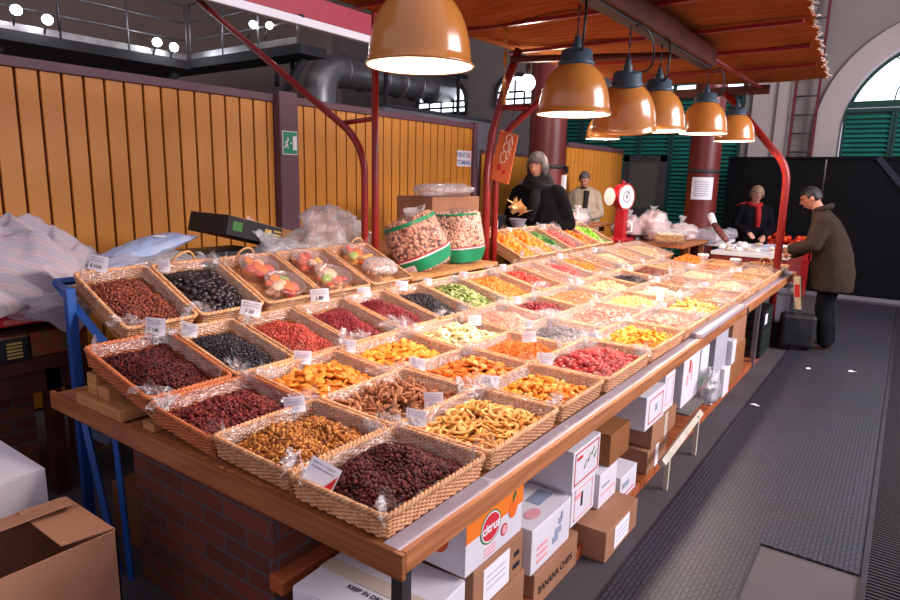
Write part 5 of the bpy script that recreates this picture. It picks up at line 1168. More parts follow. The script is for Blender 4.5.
b = MB(); M = Matrix.Translation((2.0, 3.72, 1.27)) @ Matrix.Rotation(math.radians(-16), 4, 'Y')
b.grid(24, 14, lambda u, v: M @ V(((u-.5)*.62, (v-.5)*.3, .07*math.sin(PI*v)**.5*math.sin(PI*min(1, .05+u))**.4+.014*nz3(u*3, v*3, 0, 3))))
b.grid(24, 14, lambda u, v: M @ V(((u-.5)*.62, (v-.5)*.3, -.05*math.sin(PI*v)**.5*math.sin(PI*u)**.4)))
o = b.build('blue_sack', mat('blue_sack', '#8fa2c4', '#b8c2d6', 7, rough=.35, bump=.3)); tag(o, 'pale blue printed sack sloping up behind the reddish brown raisins', 'sack')
b = MB(); b.ball(M @ V((.12, -.03, .058)), .045, sc=(1, 1, .16)); oo = b.build('round_mark', mat('mark_pale', '#d8d4d8', rough=.5), o)
plastic_bag((2.0, 3.62, 1.12), .3, .12, .16, 'wrinkled clear bag under the pale blue sack', 6)

# ------------------------------------------------------------------ left clutter
M_dkwood = mat('dark_wood', '#4a2018', '#3a1812', 4, (6, 6, 1), rough=.55)
t = thing('side_table', 'dark wooden side table at the left edge loaded with cartons and a cloth heap', 'table', (1.1, 4, 0))
b = MB(); b.box(.3, 1.62, 3.55, 4.5, .72, .78); b.build('top', M_dkwood, t)
b = MB(); b.box(.3, 1.6, 3.57, 3.6, .60, .72); b.build('apron', M_dkwood, t)
for (x, y) in [(1.36, 3.57), (1.5, 4.35), (.35, 3.57), (.35, 4.35)]: b = MB(); b.box(x, x+.07, y, y+.07, 0, .72); b.build('leg', M_dkwood, t)
t = carton('black printed fruit carton on the dark side table', .95, 1.3, 3.58, 3.95, .782, .90, M_blk2, flaps=True)
b = MB(); b.box(.94, 1.31, 3.6, 3.93, .9, .904); b.build('lid_edge', M_card, t)
for k in range(5): frontprint(t, 3.578, 1.2, 1.27, .80+.018*k, .81+.018*k, mat('print_gold', '#b89a50'), 'gold_print')
frontprint(t, 3.578, 1.04, 1.15, .845, .865, M_greyprint, 'grey_print'); frontprint(t, 3.578, 1.06, 1.13, .815, .83, M_greyprint, 'grey_print')
t = carton('carton with red and green fruit pictures right of the black carton', 1.32, 1.6, 3.6, 3.95, .782, .91, mat('fruit_photo2', '#9c2a22', '#3f5a2c', 16, rough=.5), flaps=True)
t = carton('black open crate supporting the red tray under the cloth heap', .75, 1.6, 3.98, 4.4, .782, .955, M_blackplastic, name='crate', flaps=False)
t = thing('red_tray', 'flat red plastic tray under the grey striped cloth', 'tray', (1.15, 3.9, .96))
M_redp = mat('red_plastic', '#b01c1c', '#a01818', 4, rough=.4, spec=.5)
b = MB(); b.box(.7, 1.5, 3.58, 4.35, .957, .967); b.box(.7, 1.5, 3.58, 3.6, .957, 1.05); b.box(.7, 1.5, 4.33, 4.35, .957, 1.05); b.box(1.48, 1.5, 3.58, 4.35, .957, 1.05); b.box(.69, 1.51, 3.57, 3.61, 1.045, 1.055); b.build('body', M_redp, t)
b = MB(); b.box(1.2, 1.32, 3.577, 3.582, .975, 1.0); b.build('faded_mark', mat('faded', '#c86a5a'), t)
# cloth heap with stripes
def clothmat():
    m, nt, N, L, b = newmat('striped_cloth')
    tc = N.new('ShaderNodeTexCoord'); wv = N.new('ShaderNodeTexWave'); wv.inputs['Scale'].default_value = 5.5; wv.inputs['Distortion'].default_value = 2.0; wv.bands_direction = 'DIAGONAL'
    L.new(tc.outputs['Object'], wv.inputs['Vector']); cr = N.new('ShaderNodeValToRGB'); e = cr.color_ramp.elements
    e[0].color = lin('#b3a0a3'); e[0].position = .0; e[1].color = lin('#aaa2a8'); e[1].position = .75; el = e.new(.35); el.color = lin('#bca8ab'); el = e.new(.62); el.color = lin('#9d98a2')
    L.new(wv.outputs['Fac'], cr.inputs['Fac']); L.new(cr.outputs[0], b.inputs['Base Color']); b.inputs['Roughness'].default_value = .9; b.inputs['Specular IOR Level'].default_value = .1
    return m
M_cloth = clothmat()
def ridge(p): return 1-2*abs(mnoise.noise(p))
b = MB()
def cl(u, v):
    a = 2*PI*u; r = v; x = r*math.cos(a); y = r*math.sin(a)
    fold = .085*ridge(V((x*1.9+y*1.3, y*.8-x*.7, .4)))+.055*ridge(V((x*3.6+3, y*2.6, 1.1)))+.02*ridge(V((x*8+3, y*7, 2.1)))
    h = .31*(1-r**3.2)+fold*(1.1-.4*r)
    return (1.42+x*(.58+.05*math.sin(3*a)), 3.98+y*(.40+.05*math.sin(4*a+1)), 1.03+max(h, -.03)+(-.12*max(0, r-.85)/.15))
b.grid(90, 44, cl)
o = b.build('cloth_heap', M_cloth); tag(o, 'heap of folded greyish pink striped cloth over the red tray at the left', 'cloth')
for (pp, lab) in [([(.75, 3.54, 1.24), (1.15, 3.50, 1.18), (1.3, 3.5, 1.06), (.8, 3.52, 1.02)], 'folded cloth corner hanging over the front of the cloth heap'), ([(1.36, 3.52, 1.27), (1.7, 3.55, 1.2), (1.8, 3.58, 1.05), (1.5, 3.52, 1.08)], 'loose cloth end falling at the right of the cloth heap')]:
    P4 = [V(p) for p in pp]; b = MB()
    for off in (0, .006): b.grid(14, 10, lambda u, v: P4[0].lerp(P4[1], u).lerp(P4[3].lerp(P4[2], u), v)+V((0, off-.035*math.sin(PI*v)-.02*ridge(V((u*3, v*2, pp[0][0]))), .012*math.sin(7*u))))
    o = b.build('cloth_fold', M_cloth); tag(o, lab, 'cloth')
plastic_bag((1.42, 3.56, .99), .2, .1, .12, 'grey crumpled plastic sheet poking out under the cloth heap', 8)
# brick pier, planks at left
t = thing('brick_pier', 'low red brick pier at the left edge behind the white carton', 'wall', (1, 4.2, 0)); b = MB(); b.box(.2, 1.34, 3.7, 4.3, 0, .58); b.build('brick_body', M_brick, t)
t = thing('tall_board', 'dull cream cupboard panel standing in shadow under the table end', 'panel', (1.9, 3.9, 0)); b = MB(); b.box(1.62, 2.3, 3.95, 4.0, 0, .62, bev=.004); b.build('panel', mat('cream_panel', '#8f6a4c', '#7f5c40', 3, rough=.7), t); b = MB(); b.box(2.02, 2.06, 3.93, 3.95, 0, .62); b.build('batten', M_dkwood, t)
b = MB(); b.box(1.55, 2.4, 3.9, 4.2, .625, .65); o = b.build('shelf_board', M_blockwood); tag(o, 'pale shelf board lying on the cream panel under the table end', 'board')
plastic_bag((1.31, 2.86, .535), .06, .15, .17, 'bluish crumpled plastic bag bundled under the end board', 9, mat('blue_bag', '#4b5468', '#6a748a', 9, rough=.3, bump=.5))
plastic_bag((1.5, 2.66, .3), .09, .12, .28, 'yellow printed paper bag between the blue trestle legs', 10, mat('yellow_bag', '#a88030', '#8a6038', 12, rough=.7))
b = MB(); b.box(1.36, 1.72, 2.56, 2.95, 0, .28, bev=.004); o = b.build('stool_box', M_card2); tag(o, 'shadowed brown box under the yellow bag', 'box')
# white carton and open brown carton
t = carton('closed white carton at the left edge behind the open brown carton', .46, 1.0, 2.72, 3.2, 0, .55, M_white, flaps=True)
b = MB(); b.box(.62, .66, 2.72, 3.2, .5505, .556); b.build('loose_tape', M_paper, t)
t = thing('open_carton', 'open brown cardboard carton with raised flaps in the lower left corner', 'box', (.6, 2.36, 0))
b = MB(); th = .006; X0, X1, Y0, Y1, H = .30, .985, 2.13, 2.52, .50
b.box(X0, X1, Y0, Y0+th, 0, H); b.box(X0, X1, Y1-th, Y1, 0, H); b.box(X0, X0+th, Y0, Y1, 0, H); b.box(X1-th, X1, Y0, Y1, 0, H); b.box(X0, X1, Y0, Y1, 0, th); b.build('body', M_card, t)
def flap(p0, p1, out, nm='flap', m=M_card):
    b = MB(); p0, p1, out = V(p0), V(p1), V(out); n = (p1-p0).cross(out).normalized()*.005
    q = [p0, p1, p1+out-(p1-p0)*.03, p0+out+(p1-p0)*.03]; b.add(q+[p+n for p in q], [(0, 1, 2, 3), (7, 6, 5, 4), (0, 4, 5, 1), (1, 5, 6, 2), (2, 6, 7, 3), (3, 7, 4, 0)]); return b.build(nm, m, t)
flap((X1-.003, Y0+.01, H), (X1-.003, Y1-.01, H), (-.17, 0, .012))
flap((X0+.02, Y1-.003, H+.004), (X1-.02, Y1-.003, H+.004), (0, -.15, .035))
flap((X0+.02, Y1-.003, H), (X1-.35, Y1-.003, H), (0, .1, .07))
b = MB(); b.box(X0+.25, X0+.31, Y1-.14, Y1-.01, H+.012, H+.03, M=None); b.build('tape', M_tape, t)

# ------------------------------------------------------------------ cartons under the table
FY = 1.055
t = thing('flat_white_carton', 'white carton printed KEEP IN DRY lying under the near table corner', 'box', (1.42, 1.28, .0))
Mk = Matrix.Translation((1.44, 1.27, 0)) @ Matrix.Rotation(.06, 4, 'Z')
b = MB(); b.box(-.19, .16, -.22, .24, 0, .405, M=Mk, bev=.004); b.build('body', M_white, t)
b = MB(); b.box(-.188, -.03, -.218, .238, .405, .41, M=Mk); b.build('top_flap', M_white, t); b = MB(); b.box(-.025, .158, -.218, .238, .405, .41, M=Mk); b.build('top_flap', M_white, t)
b = MB(); b.box(-.06, .0, -.221, .24, .4105, .412, M=Mk); b.build('tape', M_tape, t)
yd = Mk.to_3x3() @ V((0, -1, 0)); xd = Mk.to_3x3() @ V((1, 0, 0))
text('KEEP IN DRY', .026, Mk @ V((-.088, .012, .4125)), yd, xd, M_black, t, bold=.0007)
carton('grey white carton hidden behind the keep in dry carton', 1.56, 1.82, 1.3, 1.58, 0.06, .47, M_white)
# citrus carton stack
carton('brown carton at the bottom of the stack below the orange and white citrus carton', 1.66, 2.03, FY, 1.4, .0, .235, M_card)
t = carton('brown carton with a white paper label directly below the citrus carton', 1.655, 2.0, FY, 1.42, .237, .42, M_card)
LB = frontprint(t, FY, 1.72, 1.9, .25, .39, M_paper, 'label'); frontprint(t, FY, 1.93, 1.98, .28, .30, M_black); frontprint(t, FY, 1.935, 1.975, .33, .35, M_black)
b = MB()
for k in range(3): b.box(1.74, 1.87, FY-.0025, FY-.0016, .30+.025*k, .303+.025*k)
b.build('label_lines', M_greyprint, LB)
t = carton('white and orange citrus carton with a red oval badge under the table edge', 1.60, 1.985, FY, 1.4, .422, .62, M_white)
M_org = mat('carton_orange', '#ee7a1e', rough=.6)
b = MB(); y = FY-.0016; b.add([(1.60, y, .545), (1.985, y, .545), (1.985, y, .62), (1.60, y, .62)], [(0, 1, 2, 3)]); b.build('orange_panel', M_org, t)
b = MB(); b.add([(1.5985, FY+.07, .45+.0), (1.5985, FY+.16, .45), (1.5985, FY+.16, .55), (1.5985, FY+.07, .55)], [(0, 3, 2, 1)])
def disc(t, c, rx, rz, m, nm, y=None, n=28, ax='y'):
    b = MB(); pts = [(c[0]+rx*math.cos(2*PI*i/n), c[1], c[2]+rz*math.sin(2*PI*i/n)) if ax == 'y' else (c[0], c[1]-rx*math.cos(2*PI*i/n), c[2]+rz*math.sin(2*PI*i/n)) for i in range(n)]
    b.add(pts, [tuple(range(n))]); return b.build(nm, m, t)
disc(t, (1.755, FY-.002, .545), .068, .062, mat('badge_green', '#4c7a4a', rough=.6), 'badge_outline'); disc(t, (1.755, FY-.0026, .545), .062, .056, M_paper, 'badge_rim'); BG = disc(t, (1.755, FY-.0032, .545), .057, .051, mat('badge_red', '#d02a38', rough=.6), 'badge')
text('citrus', .05, (1.755, FY-.004, .545), (1, 0, 0), (0, 0, 1), M_paper, BG, 'badge_lettering', .0015)
disc(t, (1.91, FY-.0026, .545), .03, .034, mat('fruit_orange', '#ee6a20', rough=.6), 'orange_picture'); 
b = MB(); b.add([(1.905, FY-.003, .57), (1.93, FY-.003, .60), (1.925, FY-.003, .63-.015), (1.905, FY-.003, .60)], [(0, 1, 2, 3)]); b.build('leaf_picture', mat('print_leaf', '#2f6a3a'), t)
disc(t, (1.85, FY-.002, .49), .022, .024, M_redprint, 'small_badge'); disc(t, (1.85, FY-.0026, .49), .016, .018, M_pinkprint, 'small_badge_centre')
for k in range(3): frontprint(t, FY, 1.72, 1.79, .437+.014*k, .443+.014*k, M_pinkprint)
disc(t, (1.5985, FY+.12, .535), .05, .055, mat('fruit_red_orange', '#de5a22', rough=.6), 'orange_picture', ax='x')
# white wide carton on banana chips carton
t = carton('big brown carton printed BANANA CHIPS on its front', 2.10, 2.52, FY-.01, 1.45, 0, .165, M_card)
text('BANANA CHIPS', .05, (2.30, FY-.0125, .075), (1, 0, 0), (0, 0, 1), M_black, t, bold=.0004, sx=.92)
t = carton('large white carton on the banana chips carton, pink and grey print', 2.08, 2.44, FY, 1.42, .167, .37, M_white, tape=M_paper)
for k in range(3): frontprint(t, FY, 2.13, 2.22, .20+.03*k, .215+.03*k, M_pinkprint)
b = MB()
for (a, c, w) in [(2.27, .22, .05), (2.29, .25, .06), (2.32, .29, .03), (2.34, .31, .02)]: b.box(a, a+w, FY-.0016, FY, c, c+.03)
b.build('grey_figure', M_greyprint, t)
text('Product of choice', .032, (2.22, 1.3, .3722), (-1, 0, 0), (0, -1, 0), M_greyprint, t) if False else None
b = MB(); b.box(2.28, 2.41, 1.13, 1.2, .371, .3716)
for k in range(8): b.box(2.12+.034*k, 2.14+.034*k, 1.30, 1.325, .371, .3716)
o = b.build('top_print', M_greyprint, t); o['kind'] = 'stuff'; disc2 = MB(); disc2.add([(2.2+.05*math.cos(a), 1.12+.03*math.sin(a), .3716) for a in [2*PI*i/20 for i in range(20)]], [tuple(range(20))]); disc2.build('pink_stamp', M_pinkprint, t)
t = carton('white carton with red framed label, lower of the pair right of the large white carton', 2.46, 2.72, FY+.005, 1.4, .20, .385, M_white); frameprint(t, FY+.005, 2.49, 2.69, .22, .37, M_pinkprint); frontprint(t, FY+.005, 2.56, 2.58, .27, .34, M_black); frontprint(t, FY+.005, 2.5, 2.56, .32, .345, M_pinkprint)
t = carton('white carton with red framed label and green sprig, upper of the pair', 2.44, 2.74, FY, 1.42, .387, .575, M_white); frameprint(t, FY, 2.46, 2.72, .405, .56, M_redprint); frontprint(t, FY, 2.48, 2.54, .52, .535, M_redprint)
b = MB()
for (a, c) in [(2.56, .46), (2.6, .48), (2.64, .5), (2.67, .475)]: b.tube([(a, FY-.002, c), (a+.03, FY-.002, c+.035)], .003, 4)
b.build('sprig', mat('print_sage', '#9fb89a'), t)
carton('plain white carton tucked below the red framed pair', 2.53, 2.74, FY+.12, 1.4, 0.06, .198, M_white)
t = carton('brown carton with a big white label standing low right of the banana chips carton', 2.60, 3.02, FY-.115, 1.3, 0, .095+.06, M_card)
LB = frontprint(t, FY-.115, 2.71, 2.9, .02, .135, M_paper, 'label')
b = MB()
for k in range(3): b.box(2.73, 2.88, FY-.118, FY-.1166, .05+.025*k, .053+.025*k)
b.build('label_lines', M_greyprint, LB)
t = carton('small white carton stacked on the low brown carton', 2.77, 3.0, FY, 1.3, .158, .34, M_white); frontprint(t, FY, 2.8, 2.97, .22, .23, M_pinkprint); frontprint(t, FY, 2.8, 2.9, .26, .27, M_greyprint)
t = carton('small brown carton with tape, highest under the table, right of the red framed pair', 2.88, 3.15, FY, 1.35, .342, .51, M_card2, tape=M_tape)
t = carton('white carton with red line on the ledge, in front of the taped brown cartons', 3.07, 3.32, FY, 1.32, .06, .205, M_white); frontprint(t, FY, 3.1, 3.29, .085, .09, M_redprint); frontprint(t, FY, 3.1, 3.2, .13, .16, M_greyprint)
t = carton('brown carton with white tape, lower of the two left of the trestle', 3.5, 3.86, FY, 1.45, .06, .20, M_card, tape=M_paper); frontprint(t, FY, 3.64, 3.7, .06, .2, M_paper, 'tape')
t = carton('brown carton with a red blot, upper of the two left of the trestle', 3.55, 4.02, FY, 1.45, .203, .355, M_card, tape=M_tape); frontprint(t, FY, 3.78, 3.84, .205, .355, M_tape, 'tape')
disc(t, (3.548, 1.26, .30), .05, .03, mat('red_blot', '#b8321e'), 'red_blot', ax='x')
t = carton('white carton with red framed label on the brown carton with the red blot', 3.40, 3.74, FY, 1.4, .358, .56, M_white); frameprint(t, FY, 3.45, 3.7, .385, .53, M_redprint); frontprint(t, FY, 3.56, 3.6, .44, .48, M_greyprint)
t = carton('tall narrow white carton right of the red framed one', 3.76, 3.96, FY+.01, 1.4, .358, .61, M_white); frameprint(t, FY+.01, 3.79, 3.93, .4, .57, M_pinkprint)
# trestle with white leg and tall cartons
t = thing('wooden_trestle', 'little pale wooden trestle with white legs standing on the mat edge', 'trestle', (3.9, 1.0, 0))
M_pl = mat('pale_leg', '#c9c0ae', '#b5aa96', 4, (6, 6, 1), rough=.7)
b = MB(); b.box(3.5, 3.525, .93, .955, 0, .19); b.build('leg', M_pl, t); b = MB(); b.box(4.1, 4.125, .93, .955, 0, .27); b.build('leg', M_pl, t)
b = MB(); b.tube([(3.42, .95, .19), (4.2, .95, .262)], .025, 4, smooth=False); b.build('rail', M_pl, t); b = MB(); b.box(4.05, 4.9, .98, 1.35, .27, .285); b.build('shelf', mat('grey_wood', '#6f6660'), t)
b = MB(); b.box(4.8, 4.83, 1.3, 1.33, 0, .27); b.build('leg', M_pl, t)
t = carton('tall white carton with red print standing on the trestle', 4.11, 4.5, FY, 1.4, .287, .62, M_white); frontprint(t, FY, 4.24, 4.28, .5, .59, M_redprint); frontprint(t, FY, 4.3, 4.33, .44, .56, M_pinkprint); frontprint(t, FY, 4.2, 4.24, .42, .5, M_pinkprint)
t = carton('white carton with green and red bottom edge right of the tall white one', 4.54, 4.76, FY, 1.35, .287, .60, M_white); frontprint(t, FY, 4.55, 4.75, .31, .40, mat('print_green3', '#4a8a4a'), 'green_print'); frontprint(t, FY, 4.55, 4.75, .287, .31, M_redprint, 'red_print')
plastic_bag((4.58, .99, .22), .13, .07, .24, 'crumpled clear plastic bag hanging at the trestle end', 11)
t = carton('grey white carton with a red figure and black line, facing up the aisle', 4.95, 5.35, FY, 1.4, .30, .62, mat('grey_carton', '#b4b2bc', '#a8a6b0', 3, rough=.7)); 
b = MB()
for (yy, zz, r) in [(1.16, .47, .022), (1.15, .505, .016), (1.18, .45, .018), (1.15, .43, .02)]: b.add([(4.9485, yy-r*math.cos(a), zz+r*math.sin(a)) for a in [2*PI*i/10 for i in range(10)]], [tuple(range(10))])
b.build('red_figure', M_redprint, t)
carton('small white carton at the foot of the grey carton', 4.98, 5.2, FY, 1.3, .06, .298, M_white); 
carton('white carton right of the small white one on the brick ledge', 5.22, 5.42, FY-.03, 1.3, .06, .298, M_white)
t = carton('white carton standing out beside the brown pair', 5.37, 5.5, FY-.04, 1.3, .302, .50, M_white)
carton('brown carton, lower of the pair left of the black crates', 5.52, 6.12, FY, 1.4, .06, .38, M_card2); carton('brown carton, upper of the pair left of the black crates', 5.52, 6.05, FY, 1.4, .383, .63, M_card)
for k in range(5):
    t = carton('black slatted plastic crate, '+['lowest', 'second from the floor', 'middle one', 'fourth from the floor', 'topmost'][k]+' of the stack under the far table end', 6.68, 7.2, FY-.04, 1.4, .06+.098*k if k else .0+.06, .06+.098*(k+1)-.006, M_blackplastic, name='crate', flaps=False, group='black crates under the far table end')
    b = MB()
    for j in range(3): b.box(6.70, 7.18, FY-.046, FY-.041, .072+.098*k+.026*j, .082+.098*k+.026*j)
    b.build('slat', mat('crate_green', '#22332c', rough=.5), t)
t2 = thing('price_label', 'white label on the black crate stack', 'label', (6.75, FY-.05, .42)); b = MB(); b.box(6.72, 6.84, FY-.05, FY-.047, .40, .5); b.build('sheet', M_paper, t2)
# black crate risers to the ledge
# ------------------------------------------------------------------ cooler bag, suitcase, handbag
t = thing('white_cooler', 'whitish soft box hanging below the far table end beside the red post', 'bag', (7.95, 1.1, .15)); b = MB(); b.box(7.75, 8.2, .93, 1.3, .23, .58, bev=.03); b.build('body', mat('cooler_white', '#b9b9c2', '#aaaab4', 3, rough=.6), t); b = MB(); b.box(7.73, 8.22, .91, 1.32, .56, .64, bev=.025); b.build('lid', mat('cooler_white', ''), t)
b = MB(); b.box(7.78, 8.15, .96, 1.28, 0, .23); b.build('base', M_dark, t)
t = thing('trolley_suitcase', 'small black wheeled suitcase standing on the mat by the man', 'suitcase', (7.6, .82, 0), (0, 0, .25)); b = MB(); b.box(-.1, .1, -.17, .17, .04, .40, bev=.035); b.build('shell', mat('suitcase_black', '#131318', '#1a1a20', 5, rough=.55), t, local=True)
b = MB(); b.tube([(0, -.06, .39), (0, -.06, .43), (0, .06, .43), (0, .06, .39)], .009, 6); b.build('handle', M_blackplastic, t, local=True)
b = MB(); b.box(-.104, -.098, -.12, .12, .08, .24, bev=.002); b.build('pocket', M_blackplastic, t, local=True)
for s in (-1, 1): b = MB(); b.tube([(0, s*.13-.012, .03), (0, s*.13+.012, .03)], .03, 10); b.build('wheel', M_dark, t, local=True)
t = thing('paper_bag', 'narrow cream paper bag with red print carried beside the man', 'bag', (7.95, .86, .35)); b = MB()
M = Matrix.Translation((7.75, .85, .42)) @ Matrix.Rotation(-.12, 4, 'X'); b.box(-.05, .05, -.035, .035, 0, .36, M=M, bev=.008); b.build('body', mat('cream_paper', '#cdb693', '#bfa682', 4, rough=.8), t); b = MB(); b.box(-.0515, -.05, -.025, .025, .14, .28, M=M); b.build('red_print', M_redprint, t)
# ------------------------------------------------------------------ red scale, far goods, neighbour stall
t = thing('weighing_scale', 'old red market scale with white round dial at the back of the table', 'scale', (7.75, 2.9, 1.0))
M_sc = mat('scale_red', '#a31420', '#94111b', 3, rough=.3, spec=.6)
c = V((7.78, 2.93, 1.02)); fd = V((-.28, -.96, 0)).normalized(); q = fd.to_track_quat('Z', 'Y').to_matrix().to_4x4(); Mh = Matrix.Translation((7.82, 2.95, 1.56)) @ q
b = MB(); b.lathe([(.001, -.14), (.10, -.14), (.155, -.06), (.165, .04), (.17, .06), (.16, .07), (.15, .065)], 32, M=Mh); b.build('dial_housing', M_sc, t)
b = MB(); b.lathe([(.15, .062), (.001, .063)], 32, M=Mh); DL = b.build('dial', mat('dial_white', '#e9e6e0', rough=.35), t)
b = MB(); b.lathe([(.075, .0645), (.055, .0645)], 24, M=Mh); b.lathe([(.03, .0645), (.001, .0645)], 16, M=Mh); b.build('dial_marks', M_greyprint, DL)
b = MB(); M = Mh
b.tube([M @ V((0, 0, .067)), M @ V((.05, .1, .067))], .004, 5); b.build('needle', M_black, DL)
b = MB(); b.box(c.x-.06, c.x+.06, c.y-.07, c.y+.07, 1.0, 1.42, bev=.02); b.build('pillar', M_sc, t)
b = MB(); b.box(c.x-.12, c.x+.3, c.y-.09, c.y+.14, .985, 1.05, bev=.02); b.build('base', M_sc, t)
b = MB(); b.lathe([(.001, 0), (.15, 0), (.19, .02), (.2, .025), (.15, .01), (.001, .012)], 28, (c.x+.36, c.y-.02, 1.06)); b.lathe([(.02, -.06), (.02, 0)], 12, (c.x+.36, c.y-.02, 1.06)); b.build('pan', M_steel, t)
b = MB(); b.tube([(c.x, c.y-.07, 1.25), (c.x, c.y-.14, 1.24), (c.x, c.y-.14, 1.14), (c.x, c.y-.07, 1.12)], .012, 8); b.build('handle', M_paper, t)
b = MB(); b.lathe([(.02, 0), (.025, .02), (.001, .04)], 12, (7.82, 2.95, 1.725)); b.build('knob', M_sc, t)
q2 = V((-.86, .5, 0)).normalized().to_track_quat('Z', 'Y').to_matrix().to_4x4(); Mr = Matrix.Translation((7.74, 3.05, 1.56)) @ q2
b = MB(); b.lathe([(.001, -.1), (.09, -.1), (.11, .02), (.12, .05), (.112, .05)], 28, M=Mr); rh = b.build('rear_housing', M_sc, t)
b = MB(); b.lathe([(.112, .048), (.001, .05)], 28, M=Mr); b.build('rear_dial', mat('dial_white', ''), rh)
M_pinkbag = filmmat('pink_bag', '#f6d8d4', fac=.3, edge=.4, milk=.7, rough=.25)
FM['pinknuts'] = FM['pink']
def filledbag(p, sx, sy, sz, lab, seed, col, rib=True):
    o = plastic_bag(p, sx, sy, sz, lab, seed, mat('bagfill_'+col, '#'+col, rough=.25, spec=.5), spike=.3)
    o2 = plastic_bag((p[0], p[1], p[2]), sx*1.06, sy*1.06, sz*1.04, lab, seed, M_bag, spike=.34, name='bag_film'); del o2['label'], o2['category']; o2.parent = o; o2.location = o2.location-o.location
    b = MB(); b.lathe([(.02, 0), (.03, .03), (.07, .09), (.09, .11)], 14, (p[0], p[1], p[2]+sz*.93), sx=1, sy=.5)
    for i, v in enumerate(b.v): b.v[i] = (v[0]+.03*nz3(*v, 20), v[1]+.02*nz3(v[1], v[0], v[2], 20), v[2]+.02*nz3(*v, 15))
    b.build('gathered_top', M_bag, o); return o
t = thing('back_counter', 'rear counter shelf behind the far end of the table', 'counter', (7.8, 3.6, 0)); b = MB(); b.box(7.4, 8.7, 3.36, 3.85, 1.14, 1.17); b.build('top', M_wood, t)
for x in (7.42, 8.6): b = MB(); b.box(x, x+.06, 3.5, 3.56, 0, 1.14); b.build('leg', M_wood, t)
filledbag((7.55, 3.42, 1.17), .2, .12, .17, 'lumpy bag of pale pink goods left of the scale', 21, 'c8a09a')
t = carton('green and white bundle of bags left of the scale', 7.6, 8.4, 3.62, 3.8, 1.17, 1.36, mat('bundle_green', '#2f7f68', '#d8dcd8', 16, rough=.5), flaps=False, name='bag_bundle')
plastic_bag((7.78, 3.46, 1.17), .15, .1, .22, 'white crumpled plastic bag beside the green and white bundle', 22)
carton('small white cup box just right of the seller', 7.42, 7.49, 3.55, 3.62, 1.17, 1.29, M_paper, flaps=False, name='cup')
filledbag((8.35, 3.05, .99), .24, .18, .3, 'bag with pink and white stripes right of the scale dial', 23, 'c48a84')
filledbag((8.6, 2.8, .99), .28, .2, .36, 'big bag of pale pink grain with gathered top right of the scale', 24, 'd2a596')
filledbag((8.85, 2.48, .99), .17, .18, .22, 'small whitish bag beside the big pink bag', 25, 'cfb6ae')
t = thing('side_counter', 'low counter beyond the far end of the table', 'counter', (8.9, 2.6, 0)); b = MB(); b.box(7.6, 9.2, 2.83, 3.34, .95, .985); b.box(8.0, 9.2, 2.2, 2.83, .95, .985); b.build('top', M_wood, t)
for (x, y) in [(8.4, 2.24), (9.1, 2.24), (8.4, 3.2), (9.1, 3.2)]: b = MB(); b.box(x, x+.06, y, y+.06, 0, .95); b.build('leg', M_wood, t)
t = thing('plastic_bowl', 'large clear bowl of pale yellow creamy fruit at the far end of the table', 'bowl', (8.12, 2.4, .97)); b = MB(); b.lathe([(.001, 0), (.16, .0), (.2, .06), (.235, .13), (.24, .135), (.225, .13), (.19, .06), (.15, .012)], 30, (8.12, 2.42, .975)); b.build('bowl', M_tub, t)
P = np.array([(.18*math.sqrt(random.random())*math.cos(a), .18*math.sqrt(random.random())*math.sin(a), .05+.08*random.random()) for a in np.linspace(0, 90, 220)])
me = arrmesh('pale_fruit', SHAPES['flake'], P, rotmats(len(P), 'rand'), np.full(len(P), .024), FM['pineapple']); o = bpy.data.objects.new('pale_fruit', me); COL.objects.link(o); o.parent = t; o.location = (0, .02, .005); o['kind'] = 'stuff'
plastic_bag((8.1, 2.42, 1.10), .25, .22, .08, 'clear film crumpled over the yellow bowl', 26)
# R1-R3 far end goods
heap(Matrix.Translation((7.95, 2.09, .80)) @ Matrix.Rotation(.09, 4, 'X'), .45, .3, 'flake', 'orangestrip', .022, 'orange_fruit', 'heap of bright orange fruit pieces beside two white cups at the far end', 'dried fruit', 77., h0=.02, bump=.04)
for (x, y, z, lab) in [(8.1, 1.98, .8, 'white lidded cup lying among the orange fruit at the far end'), (7.98, 1.58, .79, 'white round lidded cup at the far end near the table corner')]:
    t = thing('white_cup', lab, 'cup', (x, y, z)); b = MB(); b.lathe([(.001, 0), (.05, 0), (.065, .08), (.068, .085), (.06, .1), (.001, .105)], 20, (x, y, z)); b.build('cup', M_paper, t)
L_, W_, H_ = BA
for (x0, x1, r, words, shape, fm) in [(7.86, 8.28, 1, 'reddish mixed nuts at the far table corner, with a ring handle', 'almond', 'nutbrown'), (7.61, 8.1, 2, 'beige mixed nuts beside the white cup at the far end', 'nut', 'tan')]:
    xc = (x0+x1)/2; sx = (x1-x0-.004)/L_; M = rowM(r, xc); t = thing('wicker_tray', f'wicker tray of {words}', 'basket', (0, 0, 0), None, 'wicker trays on the fruit table'); t.matrix_world = M
    S_ = Matrix.Diagonal((sx, 1, 1, 1)); inst('woven_side', WA[0], t, S_); inst('braided_rim', WA[1], t, S_)
    if r == 1:
        b = MB(); b.tube([(L_*sx/2-.01, .05+.07*math.cos(a), H_+.07*math.sin(a)) for a in [PI*i/14 for i in range(15)]], .008, 8); b.build('handle', RIN, t, local=True)
    heap(M, L_*sx-.075, W_-.075, shape, fm, .014, 'mixed_nuts', f'heap of {words}', 'nuts', xc, sp=.02)
